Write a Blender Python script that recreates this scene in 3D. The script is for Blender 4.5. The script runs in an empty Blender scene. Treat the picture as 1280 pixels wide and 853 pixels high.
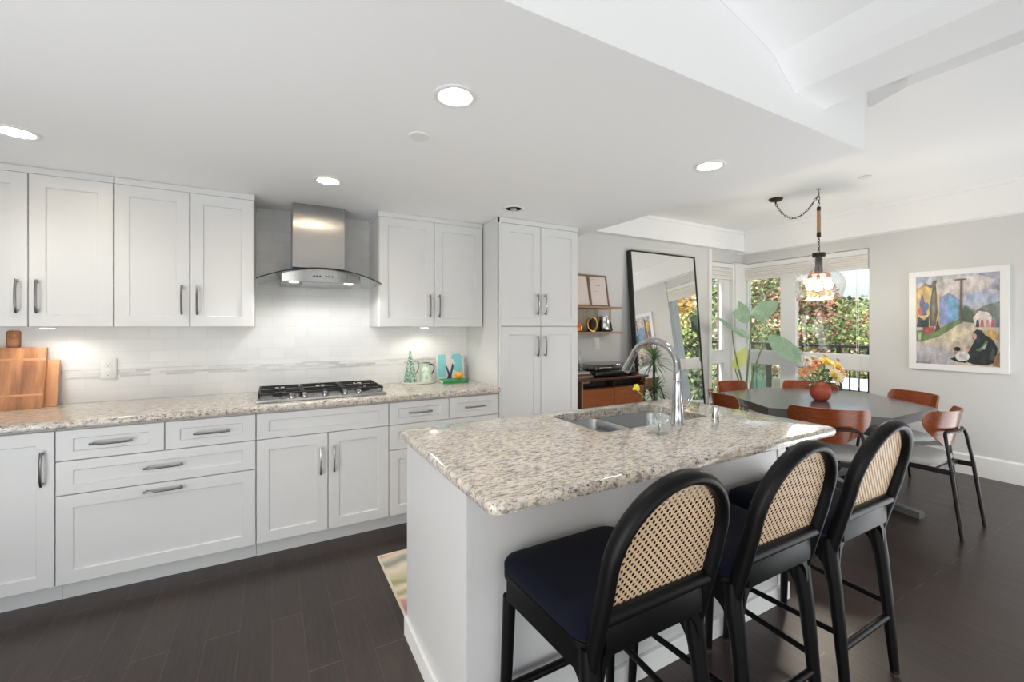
import bpy, bmesh, math, random
from math import sin, cos, pi, radians, sqrt
from mathutils import Vector, Matrix
random.seed(7)
S = bpy.context.scene
C = S.collection

# ------------------------------------------------------------------ camera
cam_d = bpy.data.cameras.new('camera'); cam = bpy.data.objects.new('camera', cam_d); C.objects.link(cam)
cam_d.sensor_width = 36.0; cam_d.lens = 539.0 / 1280.0 * 36.0; cam_d.shift_y = -17.5 / 1280.0
cam_d.clip_start = 0.05; cam_d.clip_end = 200
cam.location = (0, 0, 1.37); cam.rotation_euler = (radians(90), 0, radians(-29.1))
S.camera = cam

# ------------------------------------------------------------------ world, sun, light, exposure
W = bpy.data.worlds.new('sky'); S.world = W; W.use_nodes = True
_n = W.node_tree.nodes; _bg = _n['Background']
_sky = _n.new('ShaderNodeTexSky'); _sky.sky_type = 'NISHITA'; _sky.sun_disc = False
_sky.sun_elevation = radians(50); _sky.sun_rotation = radians(250); _sky.air_density = 1.0; _sky.dust_density = 7.0
_mx = _n.new('ShaderNodeMix'); _mx.data_type = 'RGBA'; _mx.inputs[0].default_value = .55; _mx.inputs[7].default_value = (2.0, 2.05, 2.1, 1)   # thin bright overcast over the blue
W.node_tree.links.new(_sky.outputs[0], _mx.inputs[6]); W.node_tree.links.new(_mx.outputs[2], _bg.inputs[0]); _bg.inputs[1].default_value = 0.62

sun_d = bpy.data.lights.new('sun', 'SUN'); sun_d.energy = 4.6; sun_d.angle = radians(3); sun_d.color = (1, .95, .87)
sun = bpy.data.objects.new('sun', sun_d); C.objects.link(sun)
sun.rotation_euler = Vector((0.62, -0.25, -0.74)).to_track_quat('-Z', 'Y').to_euler()

def area(name, loc, target, sx, sy, power, col):
    d = bpy.data.lights.new(name, 'AREA'); d.shape = 'RECTANGLE'; d.size = sx; d.size_y = sy; d.energy = power; d.color = col
    o = bpy.data.objects.new(name, d); C.objects.link(o); o.location = loc
    o.rotation_euler = (Vector(target) - Vector(loc)).to_track_quat('-Z', 'Y').to_euler()
    return o
# added area lights standing in for daylight from the unseen rear and left glazing
area('added_daylight_living', (1.2, -3.97, 1.25), (1.2, 0, 1.35), 5.6, 2.2, 18, (.94, .975, 1))
area('added_daylight_left', (-2.57, -1.0, 1.25), (0, -1.0, 1.25), 3.0, 2.2, 49, (.94, .975, 1))
area('sky_portal', (6.0, 2.9, 1.25), (3, 2.9, 1.25), 1.9, 2.0, 1, (1, 1, 1)).data.cycles.is_portal = True
area('sky_portal', (5.25, 3.95, 1.25), (5.25, 0, 1.25), .6, 2.0, 1, (1, 1, 1)).data.cycles.is_portal = True
# added fill lights out of frame, standing in for flash bounced off ceilings
for _nm, _lo, _to, _sp, _pw in (('fill_kitchen', (-1.45, .55, .25), (-.2, 1.8, 2.21), 140, 22), ('fill_island', (.7, -.9, .25), (1.1, 1.7, 2.21), 130, 6),
                                ('fill_stools', (2.95, .2, .3), (1.8, 2.0, 2.21), 150, 15), ('fill_dining', (5.0, .1, .3), (4.0, 2.6, 2.65), 160, 29)):
    area(_nm, _lo, _to, 1.5, 1.5, _pw, (.95, .98, 1)).data.spread = radians(_sp)

S.view_settings.view_transform = 'Standard'; S.view_settings.look = 'None'
S.view_settings.exposure = 0.1; S.view_settings.gamma = 1.0; S.view_settings.use_curve_mapping = False
cy = S.cycles
cy.caustics_reflective = False; cy.caustics_refractive = False
cy.max_bounces = 10; cy.diffuse_bounces = 6; cy.glossy_bounces = 5; cy.transmission_bounces = 6; cy.transparent_max_bounces = 24
cy.sample_clamp_indirect = 6.0

# ------------------------------------------------------------------ materials
def hexc(r, g, b):
    f = lambda c: (c / 255 / 12.92) if c / 255 <= .04045 else ((c / 255 + .055) / 1.055) ** 2.4
    return (f(r), f(g), f(b), 1)
MT = {}
def mat(name, rgb=(200, 200, 200), rough=.5, metal=0.0, spec=.5, emit=0, trans=0, coat=0, sheen=0):
    m = bpy.data.materials.new(name); m.use_nodes = True
    p = m.node_tree.nodes['Principled BSDF']
    p.inputs['Base Color'].default_value = hexc(*rgb); p.inputs['Roughness'].default_value = rough
    p.inputs['Metallic'].default_value = metal; p.inputs['Specular IOR Level'].default_value = spec
    if emit:
        p.inputs['Emission Color'].default_value = hexc(*rgb); p.inputs['Emission Strength'].default_value = emit
    if trans: p.inputs['Transmission Weight'].default_value = trans
    if coat: p.inputs['Coat Weight'].default_value = coat; p.inputs['Coat Roughness'].default_value = .08
    if sheen: p.inputs['Sheen Weight'].default_value = sheen
    MT[name] = m
    return m
def nd(m, t, **kw):
    n = m.node_tree.nodes.new(t)
    for k, v in kw.items():
        if k in n.inputs: n.inputs[k].default_value = v
        else: setattr(n, k, v)
    return n
def lk(m, a, b): m.node_tree.links.new(a, b)
def P_(m): return m.node_tree.nodes['Principled BSDF']
def coords(m, scale=(1, 1, 1), rot=(0, 0, 0), out='Object'):
    t = nd(m, 'ShaderNodeTexCoord'); mp = nd(m, 'ShaderNodeMapping')
    mp.inputs['Scale'].default_value = scale; mp.inputs['Rotation'].default_value = rot
    lk(m, t.outputs[out], mp.inputs['Vector']); return mp.outputs[0]
def ramp(m, fac, stops):
    r = nd(m, 'ShaderNodeValToRGB'); e = r.color_ramp.elements
    e[0].position, e[0].color = stops[0][0], hexc(*stops[0][1]); e[1].position, e[1].color = stops[1][0], hexc(*stops[1][1])
    for p, c in stops[2:]:
        k = e.new(p); k.color = hexc(*c)
    lk(m, fac, r.inputs[0]); return r.outputs[0]
def noise(m, vec, scale, detail=4, rough=.5):
    n = nd(m, 'ShaderNodeTexNoise'); n.inputs['Scale'].default_value = scale; n.inputs['Detail'].default_value = detail
    n.inputs['Roughness'].default_value = rough; lk(m, vec, n.inputs['Vector']); return n.outputs[0]
def bump(m, h, strength=.2, dist=.002):
    b = nd(m, 'ShaderNodeBump'); b.inputs['Strength'].default_value = strength; b.inputs['Distance'].default_value = dist
    lk(m, h, b.inputs['Height']); lk(m, b.outputs[0], P_(m).inputs['Normal'])
def mix(m, fac, a, b, mode='MIX'):
    x = nd(m, 'ShaderNodeMix', data_type='RGBA', blend_type=mode)
    for s, v in ((0, fac), (6, a), (7, b)):
        if hasattr(v, 'is_output'): lk(m, v, x.inputs[s])
        else: x.inputs[s].default_value = v
    return x.outputs[2]

def painted(name, rgb, rough, spec=.5):
    m = mat(name, rgb, rough, spec=spec); bump(m, noise(m, coords(m), 240, 2), .04, .0006); return m
painted('wall_paint', (218, 218, 217), .6, .3)
painted('ceiling_paint', (249, 249, 249), .75, .2)
painted('cabinet_paint', (220, 220, 219), .32)
painted('trim_paint', (240, 240, 238), .4)
painted('island_paint', (212, 212, 211), .45)

m = mat('floor_wood', (52, 40, 36), .3)
v = coords(m, (1, .36, 1), (0, 0, radians(90)))
b = nd(m, 'ShaderNodeTexBrick', offset=.43, offset_frequency=2, squash=1.0)
b.inputs['Scale'].default_value = 1.0; b.inputs['Brick Width'].default_value = .34; b.inputs['Row Height'].default_value = .127
b.inputs['Mortar Size'].default_value = .0010; b.inputs['Mortar Smooth'].default_value = .2; b.inputs['Bias'].default_value = 0
b.inputs['Color1'].default_value = hexc(60, 48, 44); b.inputs['Color2'].default_value = hexc(41, 32, 30); b.inputs['Mortar'].default_value = hexc(112, 100, 93)  # pale joint colour paints the highlights along the plank ends
lk(m, v, b.inputs['Vector'])
g = noise(m, coords(m, (26, 1.6, 1)), 3, 6, .65)
c = mix(m, .55, b.outputs[0], ramp(m, g, [(.25, (36, 28, 26)), (.75, (74, 60, 54))]))
lk(m, c, P_(m).inputs['Base Color'])
r = nd(m, 'ShaderNodeMapRange'); r.inputs[3].default_value = .24; r.inputs[4].default_value = .40; lk(m, noise(m, coords(m, (9, 1, 1)), 2, 3), r.inputs[0])
lk(m, r.outputs[0], P_(m).inputs['Roughness'])
bump(m, mix(m, .5, b.outputs[1], g), .12, .002)

m = mat('granite', (190, 178, 160), .09, coat=.3)
v = coords(m, (1, 2.3, 1.6))
n1 = noise(m, v, 7, 5, .65); n2 = noise(m, v, 33, 7, .8); n3 = noise(m, v, 60, 5, .78)
n4 = noise(m, coords(m, (1, 2.3, 1.6), (0, 0, .4)), 44, 5, .75)
base = ramp(m, n1, [(.3, (208, 200, 188)), (.7, (226, 222, 215)), (.5, (218, 208, 192))])
grey = ramp(m, n2, [(.48, (0, 0, 0)), (.60, (255, 255, 255))])
base = mix(m, grey, base, hexc(142, 138, 136))
tan = ramp(m, n4, [(.56, (0, 0, 0)), (.65, (255, 255, 255))])
base = mix(m, tan, base, hexc(142, 122, 104))
dark = ramp(m, n3, [(.555, (0, 0, 0)), (.62, (255, 255, 255))])
base = mix(m, dark, base, hexc(44, 41, 41))
lk(m, base, P_(m).inputs['Base Color'])

m = mat('subway_tile', (238, 238, 237), .28, spec=.35)
v = coords(m, rot=(radians(90), 0, 0))
b = nd(m, 'ShaderNodeTexBrick', offset=.5); b.inputs['Scale'].default_value = 1; b.inputs['Brick Width'].default_value = .152
b.inputs['Row Height'].default_value = .0762; b.inputs['Mortar Size'].default_value = .0016; b.inputs['Mortar Smooth'].default_value = .4
b.inputs['Color1'].default_value = hexc(240, 240, 239); b.inputs['Color2'].default_value = hexc(234, 234, 233); b.inputs['Mortar'].default_value = hexc(226, 226, 225)
lk(m, v, b.inputs['Vector']); lk(m, b.outputs[0], P_(m).inputs['Base Color'])
iv = nd(m, 'ShaderNodeInvert'); lk(m, b.outputs[1], iv.inputs['Color']); bump(m, iv.outputs[0], .22, .0012)

m = mat('mosaic_strip', (215, 214, 212), .14)
v = coords(m, rot=(radians(90), 0, 0))
b = nd(m, 'ShaderNodeTexBrick', offset=.4); b.inputs['Scale'].default_value = 1; b.inputs['Brick Width'].default_value = .075
b.inputs['Row Height'].default_value = .0165; b.inputs['Mortar Size'].default_value = .0011; b.inputs['Bias'].default_value = -.1
b.inputs['Color1'].default_value = hexc(238, 238, 236); b.inputs['Color2'].default_value = hexc(192, 190, 187); b.inputs['Mortar'].default_value = hexc(226, 226, 224)
lk(m, v, b.inputs['Vector']); lk(m, b.outputs[0], P_(m).inputs['Base Color'])

def brushed(name, rgb, rough, sc=(2, 2, 160)):
    m = mat(name, rgb, rough, metal=1.0)
    n = noise(m, coords(m, sc), 6, 3); r = nd(m, 'ShaderNodeMapRange'); r.inputs[3].default_value = rough - .07; r.inputs[4].default_value = rough + .09
    lk(m, n, r.inputs[0]); lk(m, r.outputs[0], P_(m).inputs['Roughness']); return m
brushed('stainless', (178, 178, 176), .27, (160, 2, 2)); m = mat('chimney_steel', (176, 176, 175), .3, metal=1.0); P_(m).inputs['Anisotropic'].default_value = .85
tg = nd(m, 'ShaderNodeTangent', direction_type='RADIAL', axis='Z'); lk(m, tg.outputs[0], P_(m).inputs['Tangent'])
brushed('sink_steel', (196, 198, 200), .36, (2, 120, 2))
mat('nickel', (150, 149, 147), .22, 1); mat('chrome', (188, 189, 191), .13, 1); mat('black_iron', (26, 26, 27), .5)
mat('dark_metal', (44, 42, 41), .42, .6); mat('bronze', (66, 56, 48), .38, .8); mat('copper', (196, 118, 74), .22, 1); mat('brass', (198, 160, 92), .28, 1)
mat('mirror', (235, 236, 236), 0.0, 1); mat('black_frame', (22, 22, 22), .4); mat('white_plastic', (236, 236, 234), .35)
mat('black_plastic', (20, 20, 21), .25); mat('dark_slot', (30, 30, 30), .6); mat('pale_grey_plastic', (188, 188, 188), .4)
m = mat('black_wood', (7, 7, 8), .45, spec=.22); bump(m, noise(m, coords(m, (40, 40, 4)), 5, 3), .06, .001)
m = mat('navy_fabric', (13, 16, 30), .95, spec=.15, sheen=.03); bump(m, noise(m, coords(m), 900, 2), .25, .0008)
m = mat('grey_fabric', (168, 168, 166), .95, sheen=.2); bump(m, noise(m, coords(m), 700, 2), .3, .001)
m = mat('blind_fabric', (236, 232, 226), .9); bump(m, noise(m, coords(m, (1, 1, 12)), 60, 2), .2, .001)

def wood(name, c0, c1, rough, sc=(1.5, 22, 22), scale=3):
    m = mat(name, c0, rough); g = noise(m, coords(m, sc), scale, 6, .6)
    lk(m, ramp(m, g, [(.3, c0), (.7, c1)]), P_(m).inputs['Base Color']); bump(m, g, .08, .001); return m
wood('walnut_ply', (140, 68, 28), (104, 48, 22), .24); wood('ply_edge', (196, 142, 90), (160, 104, 60), .45, (2, 2, 60))
wood('teak', (168, 92, 40), (136, 68, 28), .38); wood('dark_teak', (92, 48, 28), (66, 36, 22), .35)
wood('oak', (176, 138, 98), (146, 108, 72), .5); wood('frame_wood', (140, 112, 84), (112, 86, 62), .5)
wood('table_black', (98, 99, 100), (86, 87, 88), .2, (2, 30, 30))  # black raised to grey, standing in for window reflections on the top
wood('acacia', (222, 160, 116), (150, 100, 68), .5, (9, 3, 1.3), 2.2); wood('beech', (222, 164, 120), (206, 146, 102), .5, (20, 3, 1.2), 2.2)
wood('bark', (92, 78, 66), (58, 48, 42), .9, (8, 8, 1.4)); wood('teal_paint', (96, 180, 184), (132, 204, 204), .5)
wood('rope', (198, 158, 118), (160, 118, 80), .9, (3, 3, 60), 5)

def thin_glass(name, tint=(1, 1, 1, 1), refl=.12, rough=0.0, body=0.0):
    m = bpy.data.materials.new(name); m.use_nodes = True; nt = m.node_tree; nt.nodes.clear()
    o = nt.nodes.new('ShaderNodeOutputMaterial'); t = nt.nodes.new('ShaderNodeBsdfTransparent'); t.inputs[0].default_value = tint
    g = nt.nodes.new('ShaderNodeBsdfGlossy'); g.inputs['Roughness'].default_value = rough; g.inputs[0].default_value = (1, 1, 1, 1)
    lw = nt.nodes.new('ShaderNodeLayerWeight'); lw.inputs[0].default_value = .35
    mr = nt.nodes.new('ShaderNodeMapRange'); mr.inputs[3].default_value = refl * .35; mr.inputs[4].default_value = min(1, refl * 5)
    mx = nt.nodes.new('ShaderNodeMixShader'); L = nt.links.new
    L(lw.outputs['Facing'], mr.inputs[0]); L(mr.outputs[0], mx.inputs[0]); L(t.outputs[0], mx.inputs[1]); L(g.outputs[0], mx.inputs[2]); L(mx.outputs[0], o.inputs[0])
    MT[name] = m; return m
thin_glass('window_glass', (.97, .985, .98, 1), .05); thin_glass('pendant_glass', (.96, .95, .93, 1), .14)
thin_glass('clear_glass', (.93, .95, .95, 1), .16); thin_glass('teal_glass', (.50, .74, .72, 1), .12); thin_glass('hood_glass', (.80, .84, .84, 1), .12)
thin_glass('smoke_acrylic', (.30, .30, .31, 1), .14)
mat('bulb_glow', (255, 220, 166), .5, emit=5); mat('led_glow', (255, 250, 240), .5, emit=9); mat('puck_glow', (255, 246, 232), .5, emit=7)

# cane webbing: round holes on a staggered grid, strands woven both ways
m = mat('cane', (214, 178, 138), .55)
t = nd(m, 'ShaderNodeTexCoord'); sx = nd(m, 'ShaderNodeSeparateXYZ'); lk(m, t.outputs['Object'], sx.inputs[0])
def wv(sock, k):
    a = nd(m, 'ShaderNodeMath', operation='MULTIPLY'); a.inputs[1].default_value = k; lk(m, sock, a.inputs[0])
    c_ = nd(m, 'ShaderNodeMath', operation='COSINE'); lk(m, a.outputs[0], c_.inputs[0]); return c_.outputs[0]
K = 2 * pi / .0205
pr = nd(m, 'ShaderNodeMath', operation='MULTIPLY'); lk(m, wv(sx.outputs[0], K), pr.inputs[0]); lk(m, wv(sx.outputs[2], K), pr.inputs[1])
gt = nd(m, 'ShaderNodeMath', operation='GREATER_THAN'); gt.inputs[1].default_value = .34; lk(m, pr.outputs[0], gt.inputs[0])
iv = nd(m, 'ShaderNodeMath', operation='SUBTRACT'); iv.inputs[0].default_value = 1; lk(m, gt.outputs[0], iv.inputs[1]); lk(m, iv.outputs[0], P_(m).inputs['Alpha'])
lk(m, ramp(m, noise(m, coords(m), 260, 2), [(.3, (198, 164, 128)), (.7, (228, 200, 166))]), P_(m).inputs['Base Color'])

# ------------------------------------------------------------------ mesh helpers
def BM(): return bmesh.new()
def merge(bm, tmp, mi=0):
    me = bpy.data.meshes.new('t'); tmp.to_mesh(me); tmp.free()
    n = len(bm.faces); bm.from_mesh(me); bpy.data.meshes.remove(me)
    if mi:
        bm.faces.ensure_lookup_table()
        for f in bm.faces[n:]: f.material_index = mi
def box(bm, x0, x1, y0, y1, z0, z1, bev=0.0, seg=2, mi=0, rot=None, piv=None):
    t = BM(); bmesh.ops.create_cube(t, size=1)
    for v in t.verts: v.co = Vector(((x0 + x1) / 2 + v.co.x * (x1 - x0), (y0 + y1) / 2 + v.co.y * (y1 - y0), (z0 + z1) / 2 + v.co.z * (z1 - z0)))
    if bev: bmesh.ops.bevel(t, geom=list(t.edges), offset=bev, segments=seg, profile=.5, affect='EDGES')
    if rot is not None: bmesh.ops.rotate(t, verts=t.verts, cent=piv or (0, 0, 0), matrix=rot)
    merge(bm, t, mi)
def frame_of(d):
    d = d.normalized(); a = Vector((0, 0, 1)) if abs(d.z) < .9 else Vector((1, 0, 0))
    u = d.cross(a).normalized(); return u, d.cross(u).normalized()
def tube(bm, pts, r, seg=10, closed=False, cap=True, squash=None, mi=0):
    """swept circle; r a number or list. squash=(a,b) makes it elliptical in the transported frame"""
    pts = [Vector(p) for p in pts]; n = len(pts); R = r if isinstance(r, (list, tuple)) else [r] * n
    rings = []; u = None
    for i, p in enumerate(pts):
        if closed: d = pts[(i + 1) % n] - pts[i - 1]
        else: d = pts[min(i + 1, n - 1)] - pts[max(i - 1, 0)]
        d.normalize()
        if u is None: u, _ = frame_of(d)
        u = (u - d * u.dot(d)).normalized(); w = d.cross(u)
        sa, sb = squash or (1, 1)
        rings.append([bm.verts.new(p + (u * cos(2 * pi * k / seg) * sa + w * sin(2 * pi * k / seg) * sb) * R[i]) for k in range(seg)])
    for i in range(n if closed else n - 1):
        a, b = rings[i], rings[(i + 1) % n]
        for k in range(seg):
            f = bm.faces.new((a[k], a[(k + 1) % seg], b[(k + 1) % seg], b[k])); f.material_index = mi
    if cap and not closed:
        f = bm.faces.new(rings[0][::-1]); f.material_index = mi
        f = bm.faces.new(rings[-1]); f.material_index = mi
def lathe(bm, prof, c=(0, 0, 0), seg=28, mi=0, axis='z', cap=True):
    rings = []
    for r, z in prof:
        ring = []
        for k in range(seg):
            a = 2 * pi * k / seg
            if axis == 'z': q = Vector((r * cos(a), r * sin(a), z))
            elif axis == 'y': q = Vector((r * cos(a), z, r * sin(a)))
            else: q = Vector((z, r * cos(a), r * sin(a)))
            ring.append(bm.verts.new(Vector(c) + q))
        rings.append(ring)
    for a, b in zip(rings, rings[1:]):
        for k in range(seg):
            f = bm.faces.new((a[k], a[(k + 1) % seg], b[(k + 1) % seg], b[k])); f.material_index = mi
    if cap:
        for rg, pr in ((rings[0][::-1], prof[0]), (rings[-1], prof[-1])):
            if pr[0] > 1e-6: f = bm.faces.new(rg); f.material_index = mi
def prism(bm, poly, a, b, axis='z', mi=0):
    def q(p, t): return {'z': (p[0], p[1], t), 'y': (p[0], t, p[1]), 'x': (t, p[0], p[1])}[axis]
    A = [bm.verts.new(q(p, a)) for p in poly]; B = [bm.verts.new(q(p, b)) for p in poly]; n = len(poly)
    for f in (bm.faces.new(A[::-1]), bm.faces.new(B)): f.material_index = mi
    for i in range(n):
        f = bm.faces.new((A[i], A[(i + 1) % n], B[(i + 1) % n], B[i])); f.material_index = mi
def loft(bm, rings, cap=True, closed_ring=True):
    V = [[bm.verts.new(p) for p in r] for r in rings]; n = len(V[0])
    for a, b in zip(V, V[1:]):
        for k in range(n if closed_ring else n - 1): bm.faces.new((a[k], a[(k + 1) % n], b[(k + 1) % n], b[k]))
    if cap and closed_ring: bm.faces.new(V[0][::-1]); bm.faces.new(V[-1])
def rrect(x0, x1, y0, y1, r, n=6):
    out = []
    for cx, cy_, a0 in ((x1 - r, y1 - r, 0), (x0 + r, y1 - r, 90), (x0 + r, y0 + r, 180), (x1 - r, y0 + r, 270)):
        for k in range(n + 1):
            a = radians(a0 + 90 * k / n); out.append((cx + r * cos(a), cy_ + r * sin(a)))
    return out
def sphere(bm, c, r, sx=1, sy=1, sz=1, sub=2, mi=0):
    t = BM(); bmesh.ops.create_uvsphere(t, u_segments=8 * sub, v_segments=5 * sub, radius=r)
    for v in t.verts: v.co = Vector((v.co.x * sx + c[0], v.co.y * sy + c[1], v.co.z * sz + c[2]))
    merge(bm, t, mi)
def bez(p0, p1, p2, p3, n=12):
    p0, p1, p2, p3 = map(Vector, (p0, p1, p2, p3))
    return [p0 * (1 - t) ** 3 + p1 * 3 * t * (1 - t) ** 2 + p2 * 3 * t * t * (1 - t) + p3 * t ** 3 for t in [i / n for i in range(n + 1)]]

def obj(name, bm, m, parent=None, smooth=True, label=None, angle=38):
    bmesh.ops.recalc_face_normals(bm, faces=bm.faces)
    me = bpy.data.meshes.new(name); bm.to_mesh(me); bm.free()
    for x in (m if isinstance(m, (list, tuple)) else [m]): me.materials.append(MT[x])
    if smooth:
        for p in me.polygons: p.use_smooth = True
        me.set_sharp_from_angle(angle=radians(angle))
    o = bpy.data.objects.new(name, me); C.objects.link(o)
    if parent: o.parent = parent
    if label: o['label'] = label
    return o
def thing(name, label, cat, loc=(0, 0, 0), rz=0, group=None):
    o = bpy.data.objects.new(name, None); C.objects.link(o); o.empty_display_size = .05
    o.location = loc; o.rotation_euler = (0, 0, rz); o['label'] = label; o['category'] = cat
    if group: o['group'] = group
    return o
def tag(o, label, cat, group=None, kind=None):
    o['label'] = label; o['category'] = cat
    if group: o['group'] = group
    if kind: o['kind'] = kind
    return o
def struct(name, bm, m, label, cat, parent=None, smooth=False):
    o = obj(name, bm, m, parent, smooth)
    if not parent: o['kind'] = 'structure'; o['label'] = label; o['category'] = cat
    return o
def dup(root, loc, rz=0, label=None):
    def cp(o, par):
        c = o.copy(); C.objects.link(c)
        if par: c.parent = par
        for ch in o.children: cp(ch, c)
        return c
    r = cp(root, None); r.location = loc; r.rotation_euler = (0, 0, rz)
    if label: r['label'] = label
    return r

# ------------------------------------------------------------------ setting
ZC, ZD = 2.21, 2.65          # kitchen ceiling, dining ceiling
XR, YM, YK = 5.667, 3.65, 3.53   # painting wall, mirror wall, tiled kitchen wall
b = BM(); box(b, -2.6, 5.9, -4.1, 3.9, -.12, 0)
struct('floor', b, 'floor_wood', 'dark espresso hardwood plank floor', 'floor')
b = BM(); box(b, -2.7, 2.25, YK, 3.85, 0, 2.9)
struct('wall_back', b, 'subway_tile', 'white subway tiled wall behind the cooktop', 'wall')
b = BM(); box(b, -2.0, 1.505, YK - .004, YK, 1.062, 1.112)
struct('trim_1', b, 'mosaic_strip', 'pale glass mosaic strip running through the white tiles', 'trim')
b = BM(); box(b, 2.25, 4.985, YM, 3.85, 0, 2.9); box(b, 4.985, 5.9, YM + .02, 3.85, 2.235, 2.9); box(b, 4.985, 5.9, YM + .02, 3.85, 0, .38)
struct('wall_dining', b, 'wall_paint', 'white wall behind the leaning mirror and low credenza', 'wall')
b = BM(); box(b, XR, 5.9, -4.1, 2.205, 0, 2.9); box(b, XR + .02, 5.9, 2.205, 3.85, 2.235, 2.9); box(b, XR + .02, 5.9, 2.205, 3.85, 0, .38)
struct('wall_right', b, 'wall_paint', 'white wall on the right with the framed street painting', 'wall')
b = BM(); box(b, -2.75, -2.6, -4.1, -2.6, 0, 2.9); box(b, -2.75, -2.6, .6, 3.85, 0, 2.9); box(b, -2.75, -2.6, -2.6, .6, 2.35, 2.9)
struct('wall_left', b, 'wall_paint', 'white side wall left of the kitchen', 'wall')
b = BM(); box(b, -2.75, -1.6, -4.25, -4.1, 0, 2.9); box(b, 4.0, 5.9, -4.25, -4.1, 0, 2.9); box(b, -1.6, 4.0, -4.25, -4.1, 2.35, 2.9)
struct('wall_living', b, 'wall_paint', 'white wall of the living room behind the camera', 'wall')

b = BM(); box(b, -2.6, 2.47, .978, YM, ZC, 2.95)
struct('ceiling', b, 'ceiling_paint', 'lowered white kitchen ceiling with recessed lights', 'ceiling')
b = BM(); prism(b, [(2.47, 3.85), (5.9, 3.85), (5.9, -4.1), (2.95, -4.1), (2.95, .98), (3.05, 1.19), (2.47, 1.19)], ZD, 2.9)
struct('ceiling', b, 'ceiling_paint', 'higher white ceiling over the dining table', 'ceiling')
b = BM(); box(b, -2.75, 2.95, -4.1, 1.19, 2.78, 2.95)
struct('ceiling', b, 'ceiling_paint', 'highest white ceiling on the living room side', 'ceiling')
b = BM(); prism(b, [(2.10, 2.32), (1.862, 2.328), (1.80, 2.37), (1.72, 2.435), (1.58, 2.482), (1.39, 2.53), (1.1, 2.62), (.8, 2.70), (.5, 2.779), (2.10, 2.779)], -4.09, .977, 'y')
struct('trim_2', b, 'ceiling_paint', 'dropped white ceiling beam with a sloping cove on its left', 'trim')
b = BM(); box(b, 2.47, 2.95, .99, 1.06, 2.70, 2.78); box(b, 2.47, 2.95, 1.09, 1.19, 2.73, 2.78)
struct('trim_3', b, 'trim_paint', 'stepped white moulding in the raised corner beside the beam', 'trim')
b = BM()
box(b, 2.472, 5.58, 3.565, YM + .02, 2.385, ZD); box(b, 5.575, XR + .02, -4.0, YM + .02, 2.355, ZD)
box(b, 2.472, 5.57, 3.545, 3.57, 2.615, ZD); box(b, 5.552, 5.58, -4.0, 3.57, 2.615, ZD)
box(b, 2.472, 5.57, 3.553, 3.57, 2.385, 2.41); box(b, 5.56, 5.58, -4.0, 3.57, 2.355, 2.38)
struct('trim_4', b, 'ceiling_paint', 'boxed white crown moulding around the dining ceiling', 'trim')
b = BM(); prism(b, [(XR - .016, 0), (XR, 0), (XR, .19), (XR - .008, .19), (XR - .016, .175)], -4.0, 2.2, 'y')
struct('baseboard_right', b, 'trim_paint', 'white baseboard under the painting', 'baseboard')
b = BM(); box(b, 2.26, 4.98, YM - .016, YM, 0, .18)
struct('baseboard_dining', b, 'trim_paint', 'white baseboard behind the credenza', 'baseboard')

# glazed corner: three windows, each a frame with an upper and a lower pane
def window(name, label, plane, u0, u1, o0, o1, z=(.40, .885, 1.05, 2.225)):
    """plane 'x' (runs along y) or 'y' (runs along x); u0,u1 outer span, o0,o1 visible glass span"""
    X0 = 5.715 if plane == 'x' else 3.695
    fb = BM()
    def pc(a0, a1, z0, z1, d0=0.0, d1=.07, bm=None):
        if plane == 'x': box(bm or fb, X0 + d0, X0 + d1, a0, a1, z0, z1)
        else: box(bm or fb, a0, a1, X0 + d0, X0 + d1, z0, z1)
    pc(u0, o0, .38, 2.235); pc(o1, u1, .38, 2.235); pc(o0, o1, z[3], 2.235); pc(o0, o1, .38, z[0]); pc(o0, o1, z[1], z[2])
    e = .012
    for a in (z[0], z[2]):                                       # inner bead round each pane
        t = z[1] if a == z[0] else z[3]
        pc(o0, o0 + e, a, t, .02, .05); pc(o1 - e, o1, a, t, .02, .05); pc(o0, o1, a, a + e, .02, .05); pc(o0, o1, t - e, t, .02, .05)
    w = struct(name, fb, 'trim_paint', label, 'window')
    for a, t in ((z[0], z[1]), (z[2], z[3])):
        g = BM(); pc(o0 + .004, o1 - .004, a + .004, t - .004, .033, .037, g); obj('pane', g, 'window_glass', w, False)
    return w
window('window_1', 'slim side window at the corner next to the mirror wall', 'y', 4.985, 5.44, 5.06, 5.33)
window('window_2', 'narrow window behind the broad leaved plant', 'x', 3.08, 3.64, 3.167, 3.60)
window('window_3', 'wide window behind the glass pendant lamp', 'x', 2.10, 3.08, 2.16, 2.985)
b = BM(); box(b, 5.44, 5.785, 3.64, 3.765, .38, 2.235); box(b, 5.475, 5.70, 3.62, 3.66, .38, 2.235)
struct('trim_5', b, 'trim_paint', 'white corner post between the side window and the narrow window', 'trim')
b = BM(); box(b, 4.93, 4.985, YM - .025, YM + .09, 0, 2.38)
struct('trim_6', b, 'trim_paint', 'white post at the end of the mirror wall', 'trim')
b = BM(); box(b, 4.985, 5.66, 3.60, 3.69, .36, .385); box(b, 5.63, 5.715, 2.206, 3.64, .36, .385)
struct('trim_7', b, 'trim_paint', 'white sill under the corner windows', 'trim')

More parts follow.
